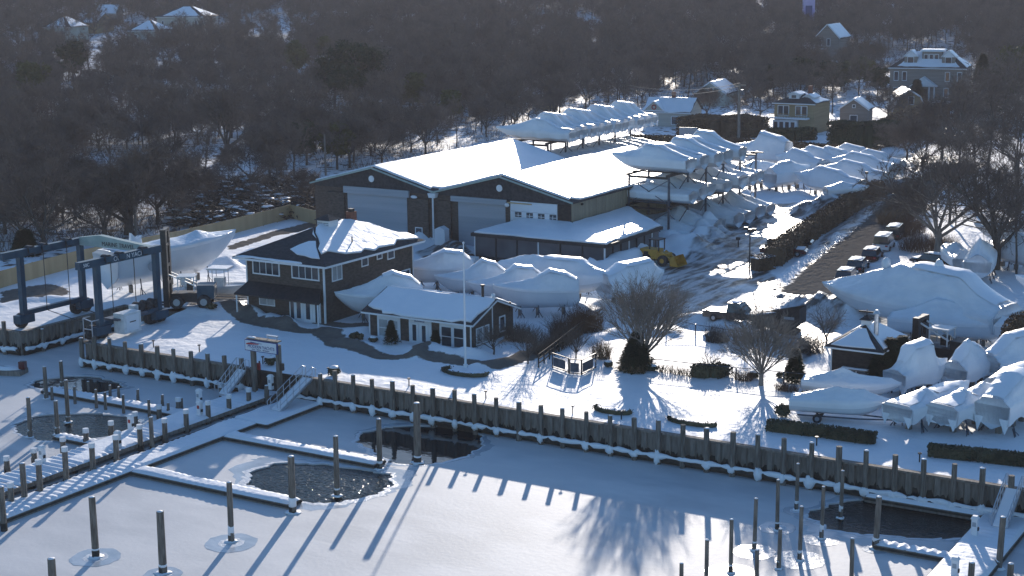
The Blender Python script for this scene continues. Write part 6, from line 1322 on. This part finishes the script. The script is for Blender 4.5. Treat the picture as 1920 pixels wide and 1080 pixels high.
# vine and twig thickets
def twigs(label,px,rx,ry,h,n,m,grp,seed,snow=False):
    b=on(G(*px));rr=random.Random(seed);t=thing('bare_bush',label,'bush',b,0,grp);mb=MB()
    for _ in range(n):
        a=rr.uniform(0,6.28);q=math.sqrt(rr.random());p=Vector((rx*q*math.cos(a),ry*q*math.sin(a),0));d=Vector((rr.gauss(0,.35),rr.gauss(0,.35),1)).normalized();L_=h*rr.uniform(.5,1.1);mb.tube([p,p+d*L_*.5,p+d*L_+Vector((rr.gauss(0,.15),rr.gauss(0,.15),0))*L_],[.018,.012,.004],3,False)
        for _ in range(3): twigtri(mb,p+d*L_*rr.uniform(.3,.9),rot(d,rr.uniform(.3,.9),rr.uniform(0,6.28)),L_*.35,.02,rr)
    mb.obj('twigs',m,t);return t
g_='bare bushes in the garden'
for l,px,rx,ry,h,n,m in (('tall brown thicket along the rail fence left of the kennel',(1035,655),1.2,3.2,1.9,520,'bark'),('rusty thicket at the upper end of the rail fence',(1100,618),1.6,1.6,2.6,520,'twig_rust'),('brown twiggy bush below the high wrapped boat',(1060,628),1.5,1.5,2.0,420,'twig_rust'),('thicket against the right wall of the sales building',(975,640),1.6,1.0,1.7,380,'bark'),('pale tan bush right of the kennel',(1128,672),.9,.8,1.7,200,'twig_tan'),('dry bush under the large fan-shaped tree',(1185,698),1.2,.7,.7,160,'twig_tan'),('dry stalks along the terrace fence',(1265,700),1.6,.4,.8,160,'twig_tan'),('reddish bush before the terrace right of the box hedge',(1395,712),.8,.5,.9,140,'twig_rust'),('brown brush beside the cone evergreen near the hut',(1475,732),1.0,.6,.6,200,'twig_rust'),('bare bush in front of the skip container',(1345,640),1.1,.8,1.6,260,'bark'),('bare bush right of the skip container by the hut',(1520,660),1.2,1.0,1.7,260,'bark'),('golden dry brush beside the road bend',(1670,418),1.6,2.6,2.0,420,'twig_tan'),('brown brush between road and parked vans',(1700,440),2.2,4.0,2.4,700,'twig_rust'),('brush at the bend where the road leaves the yard',(1700,400),2.5,5.0,2.8,900,'twig'),('brush under the large pale-limbed tree',(1740,470),3.5,2.5,2.2,800,'twig_rust'),('twigs left of the long brown hedge end',(1690,362),2.5,2.0,2.2,500,'twig')): twigs(l,px,rx,ry,h,n,m,g_,px[0])
# evergreens
def ever(label,px,top,r,m,n=1500,leaf=.2,name='evergreen_tree',kind='cone',grp=None,gt=False,rf=.42):
    b=GT(*px) if gt else on(G(*px));h=HT(b,top);seed=px[0]+px[1]
    return mktree(name,label,cone_tree(h,h*r,seed,int(n*2.4),leaf*1.5) if kind=='cone' else pine_tree(h,seed,rf,n*2,leaf*1.7),'bark',m,b,0,1,grp)
ever('small cone-shaped evergreen before the left window of the sales building',(734,648),600,.33,'needle',1400,.13);ever('small cone-shaped evergreen right of the white double door',(817,656),618,.36,'needle',1200,.13)
ever('cone-shaped evergreen by the chain-link fence left of the hut',(1490,716),652,.34,'needle',1600,.2);ever('dense dark evergreen bush behind the trunk of the large fan-shaped tree',(1192,692),622,.5,'needle',3200,.22)
g_='dark evergreens beside the hut'
for l,px,top in (('dark evergreen close to the hut right wall',(1668,715),632),('dark evergreen in front of the forklift mast',(1690,712),628),('dark evergreen right of the hut behind the dome-topped boat',(1650,722),655)): ever(l,px,top,.42,'needle',2200,.25,grp=g_)
g_='evergreens scattered in the far wood'
EV=[('big round-headed pine in the wood behind the office chimney',(668,215),82,'needle','pine',.55),('second pine leaning against the big round-headed one',(628,205),105,'needle','pine',.5),('olive pine left of the big round-headed pine',(556,150),80,'needle_olive','pine',.45),('dark pine high at the upper left of the wood',(138,165),82,'needle','pine',.5),('yellow-green pine at the left edge of the wood',(62,215),120,'needle_olive','pine',.5),
('dark juniper at the left near the fence',(48,478),430,'needle','cone',.5),('olive pine in the hollow behind the left hall',(845,235),172,'needle_olive','pine',.4),('olive pine at the centre of the wood edge',(775,215),140,'needle_olive','pine',.45),('dark conifer left of the utility pole behind the halls',(575,310),235,'needle','pine',.5),('shaggy olive conifer just behind the left hall gable',(632,318),235,'needle_olive','pine',.45),
('tall dark conifer right of the big shingled house',(1838,215),98,'needle','cone',.32),('second dark conifer right of the big shingled house',(1865,220),115,'needle','cone',.32),('large olive pine at the right picture edge',(1905,215),92,'needle_olive','pine',.55),('dark conifer left of the big shingled house',(1645,180),128,'needle','pine',.55),
('broad dark pine left of the garage hill',(1500,178),112,'needle','pine',.65),('broad dark pine between the balcony house and the hill',(1560,185),118,'needle','pine',.65),('dark pine beside the faint gabled house',(1610,170),110,'needle_olive','pine',.6),('dark pine above the tan balcony house roof',(1450,182),125,'needle','pine',.6),
('dark conifer before the porch of the big shingled house',(1718,195),148,'needle','cone',.4),('dark conifer at the right end of the porch house',(1800,208),150,'needle','cone',.4),('olive pine near the left rear of the wood',(610,120),70,'needle_olive','pine',.4)]
for l,px,top,m_,k_,rf in EV: ever(l,px,top,.34 if k_=='pine' else rf,m_,3000,.42,'evergreen_tree',k_,g_,px[1]<330,rf*.8)
# wood: variants of bare trees
VAR=[bare(12,1.0,100+i,'wood' if i<5 else 'oak',7 if i<5 else 6,.055,3,1.15,.2) for i in range(8)]
DATA=[]
for T,C in VAR:
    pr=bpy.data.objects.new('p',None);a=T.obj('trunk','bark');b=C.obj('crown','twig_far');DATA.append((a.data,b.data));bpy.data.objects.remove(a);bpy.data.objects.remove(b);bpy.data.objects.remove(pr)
LINE=[(-200,480),(0,462),(120,446),(300,420),(340,385),(450,352),(600,336),(760,302),(940,256),(1040,222),(1160,206),(1190,200),(1300,186),(1350,178),(1450,196),(1640,168),(1665,112),(1815,88),(1850,215),(1905,250),(2150,250)]
def limit(px):
    for (a,b),(c,d) in zip(LINE[:-1],LINE[1:]):
        if a<=px<=c: return b+(d-b)*(px-a)/(c-a)
    return 0
def cleared(px,py):
    for cx,cy,rx,ry,k in ((430,300,80,34,1),(470,262,60,22,.7),(585,240,70,20,.8),(640,225,60,18,.6),(330,182,90,10,.6),(1060,190,40,18,1),(400,350,60,16,.7),(340,90,50,30,.45),(268,96,40,30,.45),(105,100,40,30,.4),(165,80,30,30,.8),(200,66,24,24,.8),(1552,128,44,32,.9),(1515,50,16,50,1),(60,470,70,12,.5),(1030,235,40,20,.8),(1340,185,50,14,.9),(770,250,80,9,.6)):
        q=((px-cx)/rx)**2+((py-cy)/ry)**2
        if q<1 and (k>=1 or ((px*7.3+py*3.1)%1)<k): return True
    for e in EV:
        q=((px-e[1][0])/26)**2+((py-e[1][1]-16)/24)**2
        if q<1: return True
    return False
pts=[];d=165.;rr=random.Random(99);va=math.atan2(ray(960,540)[0],ray(960,540)[1])
while d<1180:
    st=7.6 if d<290 else 5.6+ (d-165)*.0046;na=int(.80*d/st)
    for k in range(na):
        a=va+(k/na-.5)*.80+rr.uniform(-.5,.5)*.8/na;q=d+rr.uniform(-.5,.5)*st;x,y=math.sin(a)*q,math.cos(a)*q;z=terrain(x,y);px,py=P(x,y,z)
        if q<620 and vnoise(np.array([x]),np.array([y]),26,55)[0]>(.70 if px<620 else .82): continue
        if px<-120 or px>2040 or py<-160 or py>limit(px) or cleared(px,py): continue
        if x>SX0-22 and y<150: continue
        pts.append((q,x,y,z,px,py))
    d+=st
pts.sort();NEAR=pts[:255];FAR=pts[255:]
g_='bare trees of the wood behind the yard'
kinds=['bare grey-brown tree of the nearer wood, one of many behind the yard']
for q,x,y,z,px,py in NEAR:
    i=rr.choice((5,6,7,5,6,7,0,2)) if q<290 else rr.randrange(8);s=rr.uniform(.62,.98) if q<290 else rr.uniform(.5,.88);t=thing('bare_tree',kinds[0],'tree',(x,y,gz(x,y) if y>WY else z),rr.uniform(0,6.28),g_);t.scale=(s*rr.uniform(.9,1.15),s*rr.uniform(.9,1.15),s)
    for nm,me_ in zip(('trunk','crown'),DATA[i]):
        o=bpy.data.objects.new(nm,me_);COL.objects.link(o);o.parent=t
# far wood as one mass, instanced on points
VC=bpy.data.collections.new('wood_kinds')
for i,(a,b) in enumerate(DATA[:8]):
    mb=MB();
    va_=[tuple(v.co) for v in a.vertices];fa=[tuple(p.vertices) for p in a.polygons];vb=[tuple(v.co) for v in b.vertices];fb=[tuple(p.vertices) for p in b.polygons]
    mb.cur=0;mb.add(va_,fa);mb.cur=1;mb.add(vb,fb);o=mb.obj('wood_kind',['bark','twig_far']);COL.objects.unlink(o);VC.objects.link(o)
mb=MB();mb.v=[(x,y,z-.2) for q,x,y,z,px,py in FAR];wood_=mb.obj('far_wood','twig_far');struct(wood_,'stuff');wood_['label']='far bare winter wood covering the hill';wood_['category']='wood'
ng=bpy.data.node_groups.new('wood_scatter','GeometryNodeTree');ng.interface.new_socket('Geometry',in_out='INPUT',socket_type='NodeSocketGeometry');ng.interface.new_socket('Geometry',in_out='OUTPUT',socket_type='NodeSocketGeometry')
gi=ng.nodes.new('NodeGroupInput');go=ng.nodes.new('NodeGroupOutput');ci=ng.nodes.new('GeometryNodeCollectionInfo');ci.inputs['Collection'].default_value=VC;ci.inputs['Separate Children'].default_value=True;ci.inputs['Reset Children'].default_value=True
io=ng.nodes.new('GeometryNodeInstanceOnPoints');io.inputs['Pick Instance'].default_value=True
rv=ng.nodes.new('FunctionNodeRandomValue');rv.data_type='FLOAT_VECTOR';rv.inputs[0].default_value=(0,0,0);rv.inputs[1].default_value=(.06,.06,6.28)
rsn=ng.nodes.new('FunctionNodeRandomValue');rsn.data_type='FLOAT';rsn.inputs[2].default_value=.55;rsn.inputs[3].default_value=1.0;rsn.inputs['Seed'].default_value=4
mtp=ng.nodes.new('GeometryNodeMeshToPoints')
l=ng.links.new;l(gi.outputs[0],mtp.inputs[0]);l(mtp.outputs[0],io.inputs['Points']);l(ci.outputs[0],io.inputs['Instance']);l(rv.outputs[0],io.inputs['Rotation']);l(rsn.outputs[1],io.inputs['Scale']);l(io.outputs[0],go.inputs[0])
md=wood_.modifiers.new('scatter','NODES');md.node_group=ng
print('wood',len(NEAR),len(FAR))
# undergrowth between the fence and the wood, driftwood heap left of the halls
rr=random.Random(5);mb=MB();sn=MB()
for _ in range(3800):
    px=rr.uniform(325,592);py=rr.uniform(342,432-(px-330)*.09)
    if py>448-(px-400)*.22 : continue
    b=on(G(px,py));L_=rr.uniform(.5,2.6);a=rr.uniform(0,6.28);d=V3(math.cos(a),math.sin(a),rr.uniform(-.1,.45));p=b+V3(0,0,rr.uniform(0,1.1));mb.tube([p,p+d*L_*.5+V3(0,0,.1),p+d*L_],[.12,.09,.02],4,False)
    if rr.random()<.16: q=p+d*L_*.4;w_=rr.uniform(.12,1.)**1.3;sn.blob((q.x,q.y,q.z+.06),(w_*rr.uniform(.7,1.6),w_*rr.uniform(.4,1.),.06+.12*w_),8,4,.4,True)
o=mb.obj('brushwood','dark_wood');struct(o,'stuff');o['label']='tangled dark brushwood heap left of the storage halls';o['category']='brushwood'
o=sn.obj('snow_on_brushwood','pillow_snow',None,True);struct(o,'stuff');o['label']='patches of snow lying on the brushwood';o['category']='snow'
mb=MB()
for _ in range(14000):
    px=rr.uniform(-20,1920);lim=limit(px);py=rr.uniform(max(90,lim-170),lim+22)
    if cleared(px,py) or (px>600 and px<1660 and py>lim+4): continue
    b=GT(px,py)
    for _ in range(3):
        d=Vector((rr.gauss(0,.5),rr.gauss(0,.5),1)).normalized();p=b+V3(rr.gauss(0,.6),rr.gauss(0,.6),0);L_=rr.uniform(.5,2.2);s=V3(rr.uniform(-1,1),rr.uniform(-1,1),0).normalized()*.045;k=len(mb.v);mb.v+=[tuple(p-s),tuple(p+s),tuple(p+d*L_)];mb.f.append((k,k+1,k+2));mb.m.append(0)
o=mb.obj('undergrowth','twig_far');struct(o,'stuff');o['label']='thin brown undergrowth at the edge of the wood';o['category']='undergrowth'

# denser trees along the right edge and round the far houses
g_='bare trees along the right edge of the picture'
RT=[(1795,345,11,'rightmost crown touching the road bend'),(1850,330,12,'behind the forked tree'),(1905,330,12,'at the edge beside the far road'),(1825,290,11,'before the far road poles'),(1880,285,12,'under the olive pine'),(1765,300,10,'left of the far road poles'),(1910,400,11,'at the edge above the storage field'),(1730,325,8,'where the far road leaves the yard'),(1830,405,9,'by the dark hut at the storage field'),(1780,420,9,'between the two big trees'),(1700,300,7,'small, beside the gate lamp'),(1905,260,12,'right of the last utility pole')]
for i,(px,py,h,l) in enumerate(RT):
    b=on(G(px,py));t=thing('bare_tree','brown bare tree '+l,'tree',b,i*1.3,g_);t.scale=(h/12*1.3,h/12*1.3,h/12*1.2)
    for nm,me_ in zip(('trunk','crown'),DATA[(i*3)%8]): o=bpy.data.objects.new(nm,me_);COL.objects.link(o);o.parent=t
g_='bare trees among the far houses'
for i,(px,py,h,l) in enumerate([(1195,215,9,'left of the cream cottage'),(1325,225,8,'beside the pale green house'),(1385,232,9,'under the overhead cables'),(1425,225,9,'just left of the balcony house'),(1410,200,10,'behind the thicket by the balcony house'),(1560,215,10,'behind the grey garage roof'),(1665,225,9,'between garage and barn-roofed house'),(1610,205,11,'on the slope above the garage'),(1790,235,9,'behind the barn-roofed house'),(1490,200,11,'above the balcony house chimney')]):
    b=GT(px,py);t=thing('bare_tree','bare tree '+l,'tree',b,i*1.7,g_);t.scale=(h/12,)*3
    for nm,me_ in zip(('trunk','crown'),DATA[(i*5)%8]): o=bpy.data.objects.new(nm,me_);COL.objects.link(o);o.parent=t
g_='bare trees over the brushwood behind the fence'
for i,(px,py,h,l) in enumerate([(352,405,8,'just behind the fence at the left end of the brushwood'),(385,372,9,'at the left rim of the brushwood'),(432,392,7,'in the brushwood close to the fence'),(470,352,9,'at the back rim of the brushwood'),(520,372,7,'in the middle of the brushwood'),(556,345,9,'at the back right of the brushwood'),(575,385,6,'beside the left hall wall behind the fence'),(490,405,6,'nearest the fence bend')]):
    b=on(G(px,py));t=thing('bare_tree','bare tree '+l,'tree',b,i*2.1,g_);t.scale=(h/12*1.1,h/12*1.1,h/12)
    for nm,me_ in zip(('trunk','crown'),DATA[(i*3+5)%8]): o=bpy.data.objects.new(nm,me_);COL.objects.link(o);o.parent=t
# ---------------- haze ----------------
m=bpy.data.materials.new('haze');m.use_nodes=True;n=m.node_tree;n.nodes.remove(n.nodes['Principled BSDF']);v=n.nodes.new('ShaderNodeVolumePrincipled');v.inputs['Color'].default_value=(.93,.90,.97,1);v.inputs['Density'].default_value=.00013;v.inputs['Anisotropy'].default_value=.2
n.links.new(v.outputs[0],n.nodes['Material Output'].inputs['Volume']);MT['haze']=m
struct(MB().box(-2600,-420,-5,1500,2800,135).obj('haze','haze'),'stuff')
